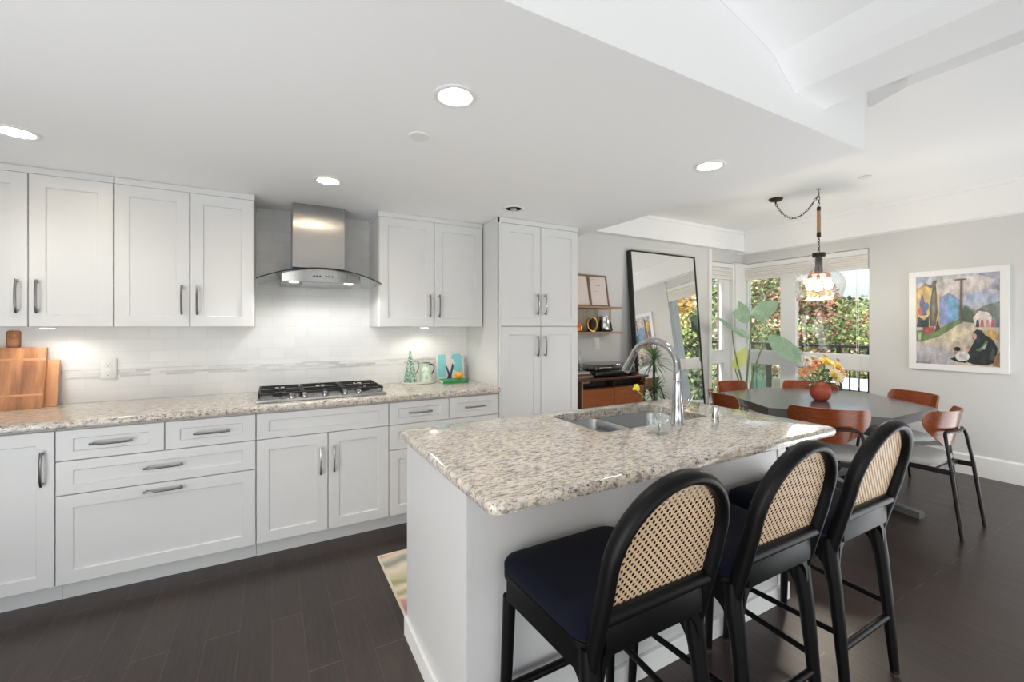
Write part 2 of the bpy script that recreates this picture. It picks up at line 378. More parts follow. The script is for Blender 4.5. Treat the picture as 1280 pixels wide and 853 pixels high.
# ---- unseen living room glazing, added to bring daylight in behind and left
def added_glazing(name, label, x0, x1, y0, y1, along):
    fb = BM(); n = 4 if along == 'x' else 3
    L0, L1 = (x0, x1) if along == 'x' else (y0, y1)
    for i in range(n + 1):
        a = L0 + (L1 - L0) * i / n
        q = (max(L0, a - .03), min(L1, a + .03))
        if along == 'x': box(fb, q[0], q[1], y0, y1, 0, 2.35)
        else: box(fb, x0, x1, q[0], q[1], 0, 2.35)
    for z in (0, 2.28):
        if along == 'x': box(fb, L0, L1, y0, y1, z, z + .07)
        else: box(fb, x0, x1, L0, L1, z, z + .07)
    return struct(name, fb, 'trim_paint', label, 'window')
added_glazing('added_window_rear', 'unseen tall window added behind the camera for daylight', -1.6, 4.0, -4.2, -4.12, 'x')
added_glazing('added_window_left', 'unseen tall window added on the left for daylight', -2.72, -2.62, -2.6, .6, 'y')

# ------------------------------------------------------------------ cabinets
def shaker(bm, x0, x1, z0, z1, y, t=.02, rail=.062, dep=.009):
    """door or drawer front facing -Y, front face at y, recessed centre panel with a slim sloping edge"""
    e = .0018; s = .004; rz = min(rail, (z1 - z0) * .28)
    def ring(a, b_, yy): return [(x0 + a, yy, z0 + b_), (x1 - a, yy, z0 + b_), (x1 - a, yy, z1 - b_), (x0 + a, yy, z1 - b_)]
    R = [ring(0, 0, y + t), ring(0, 0, y + e), ring(e, e, y), ring(rail, rz, y), ring(rail + s, rz + s, y + dep)]
    loft(bm, R)
def handle_bar(parent, x, z, y, length, vertical, name='handle'):
    bm = BM(); h = length / 2; pts = []
    for i in range(13):
        t = -1 + i / 6; pts.append((t, .030 - .012 * (abs(t) ** 3)))
    P = [(0 if vertical else t * h, -d, t * h if vertical else 0) for t, d in pts]
    tube(bm, P, .0058, 8, squash=(1.0, 1.0))
    for s_ in (-.86, .86):
        p = (0, 0, s_ * h) if vertical else (s_ * h, 0, 0)
        tube(bm, [p, (p[0], -.022, p[2])], .0055, 8)
    o = obj(name, bm, 'nickel', parent, label='brushed nickel bow handle'); o.location = (x, y, z); return o
def front(parent, kind, x0, x1, z0, z1, y, handle=None, hl=.165):
    """a door / drawer with its handle as sub-part; handle=(x,z,vertical)"""
    bm = BM(); shaker(bm, x0, x1, z0, z1, y); d = obj(kind, bm, 'cabinet_paint', parent, smooth=False)
    if handle: handle_bar(d, handle[0], handle[1], y, hl, handle[2])
    return d
G = .0024
FY = 2.91   # front face of the base doors
def base_unit(name, label, x0, x1, fronts):
    t = thing(name, label, 'cabinet', (x0, FY, 0), group='white base cabinets along the tiled wall'); w = x1 - x0
    bm = BM(); box(bm, .001, w - .001, .0205, 3.528 - FY, .1, .872); obj('carcass', bm, 'cabinet_paint', t, False)
    bm = BM(); box(bm, .001, w - .001, .085, 3.528 - FY, 0, .0995); obj('toe_kick', bm, 'cabinet_paint', t, False)
    for kind, a0, a1, z0, z1, hd in fronts:
        h = (hd[0] - x0, hd[1], hd[2]) if hd else None
        front(t, kind, a0 - x0 + G, a1 - x0 - G, z0, z1, 0, h)
    return t
def drawers(x0, xm, x1):
    return [('drawer', x0, xm, .714, .862, ((x0 + xm) / 2, .787, False)), ('drawer', xm, x1, .714, .862, ((xm + x1) / 2, .787, False)),
            ('drawer', x0, x1, .546, .710, ((x0 + x1) / 2, .631, False)), ('drawer', x0, x1, .106, .542, ((x0 + x1) / 2, .508, False))]
base_unit('base_cabinet', 'white base cabinet with a single tall door at the left end', -1.39, -.922, [('door', -1.39, -.922, .106, .862, (-.964, .688, True))])
base_unit('base_cabinet', 'white drawer cabinet with a deep bottom drawer, left of the cooktop', -.922, -.081, drawers(-.922, -.5, -.081))
base_unit('base_cabinet', 'white two-door base cabinet directly under the cooktop', -.081, .681,
          [('false_front', -.081, .681, .714, .862, None), ('door', -.081, .306, .106, .710, (.263, .545, True)), ('door', .306, .681, .106, .710, (.340, .549, True))])
base_unit('base_cabinet', 'white drawer cabinet between the cooktop cabinet and the tall pantry', .681, 1.503, drawers(.681, 1.105, 1.503))

def wall_unit(label, x0, xm, x1):
    t = thing('wall_cabinet', label, 'cabinet', (x0, 3.18, 1.372), group='white wall cabinets under the kitchen ceiling'); w = x1 - x0
    bm = BM(); box(bm, 0, w, .0205, .347, 0, .80, .001); obj('carcass', bm, 'cabinet_paint', t, False)
    bm = BM(); box(bm, -.004, w + .004, .004, .347, .8005, .836, .001); obj('top_trim', bm, 'cabinet_paint', t, False)
    front(t, 'door', G, xm - x0 - G, 0, .798, 0, (xm - x0 - .037, .158, True), .172)
    front(t, 'door', xm - x0 + G, w - G, 0, .798, 0, (xm - x0 + .037, .158, True), .172)
    return t
wall_unit('white two-door wall cabinet at the far left above the cutting boards', -1.45, -1.108, -.772)
wall_unit('white two-door wall cabinet just left of the range hood', -.770, -.428, -.100)
wall_unit('white two-door wall cabinet between the range hood and the pantry', .673, 1.088, 1.496)

t = thing('pantry_cabinet', 'tall white four-door pantry cabinet reaching the ceiling', 'cabinet', (1.507, 2.90, 0)); w = .743
bm = BM(); box(bm, 0, w, .0205, .627, .1, 2.207, .001); box(bm, 0, .018, .002, .03, .1, 2.207); obj('carcass', bm, 'cabinet_paint', t, False)
bm = BM(); box(bm, 0, w, .085, .627, 0, .0995); obj('toe_kick', bm, 'cabinet_paint', t, False)
xm = .371
for z0, z1, hz in ((.106, 1.372, 1.218), (1.378, 2.165, 1.548)):
    front(t, 'door', .02, xm - G, z0, z1, 0, (xm - .036, hz, True), .165)
    front(t, 'door', xm + G, w - .004, z0, z1, 0, (xm + .036, hz, True), .165)
bm = BM(); box(bm, 0, w + .003, .001, .03, 2.168, 2.207, .001); obj('top_trim', bm, 'cabinet_paint', t, False)

# ------------------------------------------------------------------ worktops
def slab(bm, outer, z0, z1, hole=None, r=.013):
    """stone slab: outer(off) -> loop; softly rounded rim; optional hole loop"""
    prof = [(r * .7, z0), (r * .2, z0 + r * .3), (0, z0 + r), (0, z1 - r), (r * .08, z1 - r * .6), (r * .3, z1 - r * .3), (r * .65, z1 - r * .08), (r, z1)]
    V = [[bm.verts.new((p[0], p[1], z)) for p in outer(o)] for o, z in prof]; n = len(V[0])
    for a, c in zip(V, V[1:]):
        for k in range(n): bm.faces.new((a[k], a[(k + 1) % n], c[(k + 1) % n], c[k]))
    if not hole:
        bm.faces.new(V[0][::-1]); bm.faces.new(V[-1]); return
    H = [[bm.verts.new((p[0], p[1], z)) for p in hole] for z in (z0, z1)]; k_ = len(hole)
    for k in range(k_): bm.faces.new((H[0][k], H[1][k], H[1][(k + 1) % k_], H[0][(k + 1) % k_]))
    for ring, hr in ((V[0], H[0]), (V[-1], H[1])):
        es = []
        for L in (ring, hr):
            for k in range(len(L)):
                e = bm.edges.get((L[k], L[(k + 1) % len(L)])) or bm.edges.new((L[k], L[(k + 1) % len(L)])); es.append(e)
        bmesh.ops.triangle_fill(bm, use_beauty=True, use_dissolve=False, edges=es)
bm = BM(); slab(bm, lambda o: [(-2.0 + o, 2.885 + o), (1.505, 2.885 + o), (1.505, 3.529), (-2.0 + o, 3.529)], .874, .914)
tag(obj('countertop', bm, 'granite'), 'speckled beige granite countertop along the tiled wall under the cooktop', 'countertop')
bm = BM(); slab(bm, lambda o: rrect(.492 + o, 2.262 - o, .992 + o, 1.93 - o, .04, 8), .874, .914, hole=rrect(1.245, 1.95, 1.435, 1.832, .03, 4)[::-1], r=.016)
tag(obj('island_countertop', bm, 'granite'), 'speckled beige granite island countertop with the sink cut-out', 'countertop')

isl = thing('kitchen_island', 'white panelled kitchen island base under the granite top', 'kitchen island', (.527, 1.236, 0))
bm = BM(); box(bm, .02, 1.73, .0, .67, 0, .63); box(bm, .02, .70, .0, .67, .63, .872); box(bm, 1.45, 1.73, .0, .67, .63, .872); box(bm, .70, 1.45, .0, .19, .63, .872)
obj('body', bm, 'island_paint', isl, False)
bm = BM(); box(bm, 0, .0195, .02, .675, .0, .872); obj('end_panel', bm, 'island_paint', isl, False)
bm = BM(); box(bm, 1.675, 1.74, -.006, .06, 0, .872, .001); obj('corner_post', bm, 'island_paint', isl, False)
bm = BM(); box(bm, .0, .0198, -.0004, .0195, 0, .872); obj('corner_post', bm, 'island_paint', isl, False)
bm = BM()
for q in ((-.014, 1.754, -.018, .0), (-.014, 0, .0, .675), (1.74, 1.754, 0, .675)):
    box(bm, q[0], q[1], q[2], q[3], 0, .085, .003); 
obj('skirting', bm, 'trim_paint', isl, False)
bm = BM(); box(bm, 1.742, 1.747, .05, .12, .77, .86, .002); obj('socket', bm, 'dark_slot', isl, False, label='dark outlet on the island end')

# undermount double sink
sk = thing('double_sink', 'stainless undermount double bowl sink set in the island', 'sink', (1.245, 1.435, .872))
def bowl(x0, x1, y0, y1, d):
    bm = BM(); R = []
    for off, z in ((-.004, 0), (0, -.012), (.006, -d + .03), (.016, -d + .008), (.034, -d)):
        R.append([(p[0], p[1], z) for p in rrect(x0 + off, x1 - off, y0 + off, y1 - off, .04, 5)])
    loft(bm, R, cap=False); bm.faces.new([bm.verts.new(p) for p in R[-1]])
    bmesh.ops.remove_doubles(bm, verts=bm.verts, dist=1e-5)
    o = obj('bowl', bm, 'sink_steel', sk, angle=60)
    dr = BM(); lathe(dr, [(.045, -d + .001), (.042, -d + .004), (.03, -d + .002), (.0, -d + .002)], ((x0 + x1) / 2, (y0 + y1) / 2 + .05, 0)); obj('drain', dr, 'chrome', o)
bowl(-.006, .288, -.006, .403, .20); bowl(.306, .711, -.006, .403, .22)
bm = BM(); box(bm, .286, .308, .0, .398, -.05, -.012, .003); obj('divider', bm, 'sink_steel', sk)

# faucet
fx, fy = 1.663, 1.392
fa = thing('kitchen_faucet', 'tall chrome gooseneck faucet at the island sink', 'faucet', (fx, fy, .914))
bm = BM(); lathe(bm, [(.031, 0), (.031, .004), (.0275, .01), (.0265, .085), (.0245, .10), (.0235, .12), (.0205, .2), (.0186, .205)]); obj('body', bm, 'chrome', fa)
arc = [(0, 0, .20), (0, 0, .268)]
for k in range(15):
    a = pi - pi * .88 * k / 14; arc.append((0, .145 + .145 * cos(a), .268 + .118 * sin(a)))
bm = BM(); tube(bm, arc, [.0185, .0172] + [.0165] * 15, 16); obj('spout', bm, 'chrome', fa)
e = Vector(arc[-1]); d = (e - Vector(arc[-2])).normalized()
bm = BM(); tube(bm, [e - d * .004, e + d * .02, e + d * .06, e + d * .10, e + d * .106], [.0172, .018, .020, .0245, .023], 16); obj('spray_head', bm, 'chrome', fa)
bm = BM(); tube(bm, [(.02, 0, .075), (.045, 0, .078)], .015, 12); tube(bm, [(.04, 0, .08), (.075, .005, .090), (.105, .01, .112), (.12, .012, .132)], [.011, .0095, .009, .0085], 10); obj('lever', bm, 'chrome', fa)
bm = BM(); lathe(bm, [(.019, 0), (.019, .004), (.0165, .006), (.0165, .068), (.014, .074), (.0, .075)], seg=20)
o = obj('air_gap', bm, 'chrome'); o.location = (1.875, 1.345, .914); tag(o, 'short chrome air gap cap standing right of the faucet', 'sink fitting')
t = thing('bud_vase', 'small clear glass bottle vase on the island beside the faucet', 'vase', (1.462, 1.325, .914))
bm = BM(); lathe(bm, [(.001, .002), (.043, .001), (.047, .007), (.047, .062), (.044, .074), (.03, .082), (.017, .086), (.014, .092), (.0135, .112), (.017, .116)], seg=28, cap=False)
obj('bottle', bm, 'clear_glass', t, angle=60)
bm = BM(); lathe(bm, [(.0, .012), (.038, .012), (.041, .02), (.041, .05), (.0, .051)], seg=24); obj('water', bm, 'clear_glass', t)
t = thing('single_flower', 'single yellow-green bloom leaning out of the small bottle vase', 'flower', (1.462, 1.325, .92))
bm = BM(); st = bez((.01, 0, .0), (.0, .01, .09), (-.03, .03, .13), (-.075, .05, .175)); tube(bm, st, .0022, 6); obj('stem', bm, mat('stem_green', (132, 150, 84), .6).name, t)
bm = BM()
for k in range(16):
    a = k * 2.4; rr = .003 + .009 * (k / 16)
    sphere(bm, (-.077 + rr * cos(a), .05 + rr * sin(a), .178 + .018 * (1 - k / 16)), .0065, 1, 1, 1.1, 1)
obj('bloom', bm, mat('yellow_green', (212, 206, 70), .6).name, t)

# ------------------------------------------------------------------ range hood and cooktop
hx = .288
t = thing('range_hood', 'stainless chimney range hood with curved glass canopy', 'range hood', (hx, YK, 1.66))
bm = BM(); box(bm, -.168, .165, -.275, -.002, .115, .548, .003); obj('chimney', bm, 'chimney_steel', t, False)
bm = BM(); n = 24; top, bot = [], []
for i in range(n + 1):
    x = -.372 + .744 * i / n; u = x / .372; z = .088 - .078 * u * u
    yf = -.55 + .055 * u * u
    top.append(((x, -.004, z), (x, yf, z))); bot.append(((x, -.004, z - .006), (x, yf, z - .006)))
A = [[bm.verts.new(p) for p in r] for r in top]; B = [[bm.verts.new(p) for p in r] for r in bot]
for i in range(n):
    bm.faces.new((A[i][0], A[i][1], A[i + 1][1], A[i + 1][0])); bm.faces.new((B[i][1], B[i][0], B[i + 1][0], B[i + 1][1]))
    bm.faces.new((A[i][1], B[i][1], B[i + 1][1], A[i + 1][1])); bm.faces.new((B[i][0], A[i][0], A[i + 1][0], B[i + 1][0]))
bm.faces.new((A[0][0], B[0][0], B[0][1], A[0][1])); bm.faces.new((A[n][1], B[n][1], B[n][0], A[n][0]))
obj('glass_canopy', bm, 'hood_glass', t, label='curved clear glass visor')
bm = BM(); tube(bm, [(p[1][0], p[1][1], p[1][2] - .003) for p in top], .0036, 6); obj('glass_edge', bm, 'dark_metal', t, label='dark polished edge of the glass')
bm = BM(); R = []
for z, sc in ((.0, 1), (.012, 1), (.058, 1.0), (.082, .5)):
    pass
fr = []
for i in range(17):
    x = -.235 + .47 * i / 16; u = x / .235; fr.append((x, -.525 + .045 * u * u))
lo = [(p[0], p[1], 0.0) for p in fr] + [(.235, -.004, 0.0), (-.235, -.004, 0.0)]
hi = [(p[0], p[1], .079 - .078 * (p[0] / .372) ** 2) for p in fr] + [(.235, -.004, .048), (-.235, -.004, .048)]
loft(bm, [lo, hi], cap=False); bm.faces.new([bm.verts.new(p) for p in lo[::-1]])
ctr = bm.verts.new((0, -.02, .079)); hv = [bm.verts.new((p[0], -.004, p[2])) for p in hi[:17]]; hf = [bm.verts.new(p) for p in hi[:17]]
for i in range(16): bm.faces.new((hf[i], hf[i + 1], hv[i + 1], hv[i]))
bm.verts.remove(ctr); bmesh.ops.remove_doubles(bm, verts=bm.verts, dist=1e-5)
obj('body', bm, 'stainless', t, angle=30)
for i in (0, 1, 2, 4, 5, 6):
    bm = BM(); box(bm, -.06 + i * .018, -.048 + i * .018, -.5285, -.515, .030, .037); obj('control_button', bm, 'dark_slot', t, False)
for sx_ in (-.165, .165):
    bm = BM(); lathe(bm, [(.0, -.004), (.026, -.004), (.028, .001)], (sx_, -.44, 0), 20); lamp = obj('hood_light', bm, 'led_glow', t, label='lit round hood light')
    d = bpy.data.lights.new('hood_light_beam', 'SPOT'); d.energy = 5.5; d.spot_size = radians(168); d.spot_blend = .35; d.shadow_soft_size = .03; d.color = (1, .97, .92)
    l = bpy.data.objects.new('hood_light_beam', d); C.objects.link(l); l.parent = t; l.location = (sx_, -.44, -.012)
bm = BM(); box(bm, -.12, .12, -.47, -.1, -.006, -.001); obj('filter', bm, 'stainless', t, False)

t = thing('gas_cooktop', 'stainless five burner gas cooktop with black grates', 'cooktop', (-.083, 2.955, .914))
bm = BM(); box(bm, 0, .762, 0, .50, .0005, .018, .005); box(bm, .02, .742, .055, .49, .016, .02); obj('base_plate', bm, 'stainless', t)
def grate(x0, x1, y0, y1):
    bm = BM(); z0, z1 = .036, .048; w = .011
    for a in (x0, x1 - w): box(bm, a, a + w, y0, y1, z0, z1, .002)
    for a in (y0, y1 - w): box(bm, x0, x1, a, a + w, z0, z1, .002)
    xm = (x0 + x1) / 2; ym = (y0 + y1) / 2
    box(bm, x0, x1, ym - w / 2, ym + w / 2, z0, z1 - .001)
    for yy in (y0 + (y1 - y0) * .25, y0 + (y1 - y0) * .75):
        box(bm, x0, xm - .028, yy - w / 2, yy + w / 2, z0 + .001, z1); box(bm, xm + .028, x1, yy - w / 2, yy + w / 2, z0 + .001, z1)
    box(bm, xm - w / 2, xm + w / 2, y0, y0 + (y1 - y0) * .17, z0, z1); box(bm, xm - w / 2, xm + w / 2, y1 - (y1 - y0) * .17, y1, z0, z1)
    box(bm, xm - w / 2, xm + w / 2, ym - (y1 - y0) * .14, ym + (y1 - y0) * .14, z0, z1)
    for a in (x0 + .002, x1 - .013):
        for c_ in (y0 + .002, y1 - .013): box(bm, a, a + .011, c_, c_ + .011, .0205, z0)
    obj('grate', bm, 'black_iron', t)
for a in ((.008, .252), (.258, .504), (.510, .754)): grate(a[0], a[1], .078, .485)
for bx, by, br in ((.13, .18, .034), (.13, .385, .042), (.381, .28, .054), (.632, .18, .042), (.632, .385, .034)):
    bm = BM(); lathe(bm, [(br + .012, .0205), (br + .010, .026), (br, .028), (br, .034), (br * .6, .0355), (0, .0355)], (bx, by, 0), 24); obj('burner', bm, 'black_iron', t)
for kx in (.19, .262, .381, .50, .585):
    bm = BM(); lathe(bm, [(.021, .0185), (.021, .023), (.017, .026), (.0155, .042), (.013, .045), (0, .045)], (kx, .038, 0), 20); box(bm, kx - .003, kx + .003, .024, .052, .042, .048, .001); obj('knob', bm, 'nickel', t)

# ------------------------------------------------------------------ things on the back counter
def outlet(loc, label, face, slots=True):
    t = thing('wall_outlet', label, 'outlet', loc)
    if face == 'y':
        bm = BM(); box(bm, -.038, .038, -.008, 0, -.062, .062, .003); obj('cover_plate', bm, 'white_plastic', t)
        if slots:
            for z in (-.028, .028):
                bm = BM(); box(bm, -.018, .018, -.0105, -.007, z - .02, z + .02, .002); s_ = obj('socket', bm, 'white_plastic', t)
                bm = BM(); box(bm, -.010, -.0075, -.0112, -.0102, z - .002, z + .009); box(bm, .0065, .009, -.0112, -.0102, z - .002, z + .009); box(bm, -.002, .002, -.0112, -.0102, z - .013, z - .008); obj('slots', bm, 'dark_slot', s_, False)
        else:
            bm = BM(); box(bm, -.017, .017, -.0105, -.007, -.034, .034, .002); obj('rocker', bm, 'white_plastic', t)
    return t
outlet((-.878, YK - .0045, 1.113), 'white double wall outlet on the tiles right of the cutting boards', 'y')
outlet((3.078, YM - .0005, 1.188), 'white rocker switch plate on the wall under the wooden shelf', 'y', False)

def board(name, label, loc, w, h, th, m, lean, handle=False, bands=False):
    t = thing(name, label, 'cutting board', loc); L = Matrix.Rotation(-lean, 3, 'X')
    def put(bm, name_, mm):
        bmesh.ops.rotate(bm, verts=bm.verts, cent=(0, 0, 0), matrix=L); return obj(name_, bm, mm, t)
    bm = BM(); box(bm, -w / 2, w / 2, 0, th, 0, h, .004); put(bm, 'slab', m)
    if bands:
        bm = BM()
        for z in (.07, h - .075): box(bm, -w / 2 + .001, w / 2 - .001, -.0015, .001, z, z + .012, .0005)
        put(bm, 'groove_bands', 'beech')
    if handle:
        bm = BM(); box(bm, -.028 + .06, .028 + .06, .002, th - .002, h + .001, h + .10, .010, 3); put(bm, 'handle_grip', m)
        bm = BM(); tube(bm, [(.06 + .016 * cos(a), -.001 + .001, h + .07 + .016 * sin(a)) for a in [2 * pi * k / 14 for k in range(14)]], .0022, 6, True); put(bm, 'hang_cord', 'rope')
    return t
board('cutting_board', 'large worn acacia cutting board leaning in front, at the left end of the counter', (-1.30, 3.40, .9145), .345, .345, .022, 'acacia', .17, bands=True)
board('cutting_board', 'smaller plain beech cutting board peeking out to the right of the large one', (-1.195, 3.440, .9145), .225, .27, .016, 'beech', .17)
board('cutting_board', 'paddle cutting board whose handle rises above and behind the large board', (-1.345, 3.497, .9145), .30, .335, .014, 'acacia', .05, handle=True)

t = thing('oval_tray', 'white oval tray under the two ceramic jugs on the back counter', 'tray', (1.03, 3.40, .9145))
bm = BM(); R = []
for s_, z in ((.85, 0), (.97, .004), (1.0, .02), (.96, .02), (.9, .008)): R.append([(.135 * s_ * cos(a), .085 * s_ * sin(a), z) for a in [2 * pi * k / 32 for k in range(32)]])
loft(bm, R); obj('dish', bm, mat('glaze_white', (232, 234, 224), .2).name, t)
m = mat('glaze_green', (120, 158, 138), .25)
lk(m, ramp(m, noise(m, coords(m), 70, 3), [(.42, (86, 128, 108)), (.6, (196, 216, 200))]), P_(m).inputs['Base Color'])
m = mat('glaze_pale', (206, 224, 202), .25)
lk(m, ramp(m, noise(m, coords(m), 55, 3), [(.36, (160, 192, 160)), (.55, (222, 234, 216))]), P_(m).inputs['Base Color'])
t = thing('ceramic_jug', 'tall green speckled conical jug with a pointed top on the oval tray', 'jug', (.965, 3.40, .9235))
bm = BM(); lathe(bm, [(.05, 0), (.052, .01), (.045, .06), (.032, .12), (.02, .18), (.012, .22), (.008, .25), (.006, .256), (0, .258)], seg=24); obj('body', bm, 'glaze_green', t)
bm = BM(); tube(bm, bez((.022, 0, .165), (.075, 0, .20), (.085, 0, .12), (.043, 0, .07)), .005, 8); obj('handle', bm, 'glaze_green', t)
t = thing('ceramic_jug', 'shorter pale green jug with a dark rim and dark handle on the oval tray', 'jug', (1.095, 3.40, .9235))
bm = BM(); lathe(bm, [(.04, 0), (.046, .02), (.046, .06), (.036, .10), (.024, .125), (.022, .135), (.03, .155), (.027, .155), (.019, .135), (0, .12)], seg=24); obj('body', bm, 'glaze_pale', t)
bm = BM(); tube(bm, bez((.026, 0, .14), (.085, 0, .15), (.07, 0, .09), (.043, 0, .06)), .005, 8); obj('handle', bm, 'dark_metal', t)
bm = BM(); tube(bm, [(.0285 * cos(a), .0285 * sin(a), .1555) for a in [2 * pi * k / 20 for k in range(20)]], .002, 6, True); obj('rim', bm, 'dark_metal', t)

t = thing('book', 'green book lying flat beneath the orange on the back counter', 'book', (1.305, 3.335, .9145), radians(-6))
bm = BM(); box(bm, -.105, .105, -.075, .075, 0, .003); box(bm, -.105, .105, -.075, .075, .022, .025); box(bm, -.105, .105, -.0765, -.072, 0, .025, .001); obj('cover', bm, mat('book_green', (52, 138, 78), .45).name, t, False)
bm = BM(); box(bm, -.102, .102, -.071, .073, .0031, .0219); obj('pages', bm, mat('paper', (232, 226, 212), .8).name, t, False)
t = thing('orange', 'bright orange fruit sitting on the green book', 'fruit', (1.355, 3.33, .9405))
bm = BM(); sphere(bm, (0, 0, .031), .033, 1, 1, .94, 3)
m = mat('orange_peel', (246, 170, 30), .4); bump(m, noise(m, coords(m), 260, 2), .25, .001); obj('peel', bm, 'orange_peel', t)
bm = BM(); lathe(bm, [(.005, .061), (.004, .066), (0, .067)], seg=8); obj('stem_tip', bm, 'stem_green', t)
t = thing('greeting_card', 'turquoise and white illustrated card propped against the tiles behind the orange', 'card', (1.325, 3.455, .9145)); lean = Matrix.Rotation(-.14, 3, 'X')
def cp(poly, d, name_, mm):
    bm = BM(); prism(bm, poly, -d, -d + .0012, 'y'); bmesh.ops.rotate(bm, verts=bm.verts, cent=(0, 0, 0), matrix=lean); return obj(name_, bm, mm, t, False)
cp([(-.12, 0), (.13, 0), (.13, .235), (-.12, .235)], 0, 'backing', mat('card_white', (232, 224, 220), .6).name)
art_t = mat('turquoise', (140, 212, 216), .6).name; art_d = mat('ink_dark', (60, 62, 92), .6).name
cp([(-.105, .03), (-.035, .03), (-.035, .225), (-.105, .225)], .0014, 'blue_patch', art_t)
cp([(.03, .09), (.06, .075), (.115, .075), (.12, .2), (.09, .23), (.03, .225), (.01, .19), (.04, .18), (.05, .15)], .0014, 'blue_patch', art_t)
cp([(-.03, .02), (.01, .02), (.012, .05), (.035, .12), (.024, .15), (-.002, .06), (-.03, .13), (-.04, .125), (-.018, .05)], .0028, 'dark_figure', art_d)

# puck lights under the wall cabinets
def puck(x, y, label, power):
    t = thing('puck_light', label, 'light', (x, y, 1.3715))
    bm = BM(); lathe(bm, [(.036, 0), (.036, -.007), (.03, -.009)], seg=24); obj('housing', bm, 'white_plastic', t)
    bm = BM(); lathe(bm, [(.029, -.0086), (.026, -.0115), (0, -.012)], seg=24); obj('lens', bm, 'puck_glow', t)
    d = bpy.data.lights.new('puck_beam', 'SPOT'); d.energy = power; d.spot_size = radians(166); d.spot_blend = .5; d.shadow_soft_size = .03; d.color = (1, .93, .82)
    l = bpy.data.objects.new('puck_beam', d); C.objects.link(l); l.parent = t; l.location = (0, 0, -.02)
puck(-1.085, 3.33, 'lit puck light under the far left wall cabinet', 3.2)
puck(1.06, 3.33, 'lit puck light under the wall cabinet beside the pantry', 3)

# ------------------------------------------------------------------ ceiling fixtures
def downlight(x, y, label, power, lit=True, z=ZC):
    t = thing('recessed_downlight', label, 'ceiling light', (x, y, z), group='recessed lights in the kitchen ceiling')
    bm = BM(); lathe(bm, [(.062, -.0002), (.0785, -.0002), (.078, -.001), (.078, -.004), (.073, -.007), (.062, -.006), (.056, -.0015)], seg=36, cap=False); obj('trim_ring', bm, 'white_plastic', t)
    bm = BM(); lathe(bm, [(.060, -.0012), (.0, -.0012)] if lit else [(.056, -.0012), (.0, -.0012)], seg=36); obj('lens', bm, 'led_glow' if lit else 'pale_grey_plastic', t)
    if not lit:
        bm = BM(); sphere(bm, (0, 0, -.004), .026, 1, 1, .5, 2); obj('eyeball', bm, 'pale_grey_plastic', t)
    if lit:
        d = bpy.data.lights.new('downlight_beam', 'SPOT'); d.energy = power; d.spot_size = radians(150); d.spot_blend = .7; d.shadow_soft_size = .06; d.color = (1, .98, .95)
        l = bpy.data.objects.new('downlight_beam', d); C.objects.link(l); l.parent = t; l.location = (0, 0, -.02)
PW = 10
downlight(.582, 1.469, 'bright recessed light above the near end of the island', PW)
downlight(1.988, 1.459, 'bright recessed light above the far end of the island, by the ceiling corner', PW)
downlight(.281, 2.675, 'bright recessed light in front of the range hood', PW)
downlight(-.963, 2.659, 'bright recessed light at the far left above the wall cabinets', PW)
downlight(1.498, 2.668, 'unlit recessed eyeball light in front of the pantry', 0, False)
def cover(x, y, z, label):
    bm = BM(); lathe(bm, [(.045, -.002), (.045, -.007), (.043, -.009), (0, -.009)], seg=32); o = obj('sprinkler_cover', bm, 'white_plastic'); o.location = (x, y, z); tag(o, label, 'sprinkler')
cover(.563, 1.846, ZC, 'flat white sprinkler cover disc on the kitchen ceiling')
cover(4.408, 1.746, ZD, 'flat white sprinkler cover disc on the dining ceiling')
# ------------------------------------------------------------------ credenza corner
cx0, cx1, cyf = 2.60, 3.45, 3.30
t = thing('credenza', 'low teak credenza with an open record slot above its doors', 'sideboard', (cx0, cyf, 0)); w = cx1 - cx0; d = .33
bm = BM(); box(bm, -.05, w + .03, -.02, d, .84, .866, .003); obj('top', bm, 'dark_teak', t, False)
bm = BM(); box(bm, 0, .022, 0, d, .18, .8395, .001); box(bm, w - .022, w, 0, d, .18, .8395, .001); box(bm, .022, w - .022, .0, d, .18, .2, .001); box(bm, .022, w - .022, .02, d - .015, .755, .765)
obj('carcass', bm, 'dark_teak', t, False)
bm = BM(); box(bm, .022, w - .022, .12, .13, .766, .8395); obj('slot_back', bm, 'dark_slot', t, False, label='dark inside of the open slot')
bm = BM(); box(bm, w * .5 - .006, w * .5 + .006, .01, .119, .766, .8395); obj('slot_divider', bm, 'dark_teak', t, False)
bm = BM(); box(bm, .001, .021, -.0015, 0, .18, .8395); box(bm, .021, .10, -.0015, 0, .822, .8395); obj('edge_banding', bm, 'oak', t, False, label='pale wood edge strip')
for a, c in ((.024, w * .5 - .002), (w * .5 + .002, w - .024)):
    bm = BM(); box(bm, a, c, -.001, .017, .204, .757, .0015); dd = obj('door', bm, 'teak', t, False)
for a in (.06, w - .06):
    for c in (.04, d - .05):
        bm = BM(); tube(bm, [(a, c, .18), (a, c, 0)], [.018, .011], 12); obj('leg', bm, 'dark_teak', t)
for i, (a, tk) in enumerate(((.05, .004), (.058, .004), (.066, .005), (.075, .004), (.083, .006), (.093, .004))): pass
rec_cols = [(40, 40, 46), (92, 96, 100), (58, 62, 74), (30, 32, 36), (110, 84, 60), (48, 54, 60)]
t = thing('turntable', 'black turntable with a smoked dust cover on the credenza', 'turntable', (3.06, 3.46, .8665))
bm = BM(); box(bm, -.27, .27, -.15, .16, .014, .062, .008); obj('plinth', bm, 'black_plastic', t)
for a in (-.22, .22):
    for c in (-.11, .12): bm = BM(); lathe(bm, [(.02, 0), (.024, .006), (.02, .0135)], (a, c, 0), 16); obj('foot', bm, 'black_plastic', t)
bm = BM(); lathe(bm, [(.14, .0625), (.14, .074), (.135, .077), (0, .077)], (-.05, 0, 0), 40); obj('platter', bm, 'dark_metal', t)
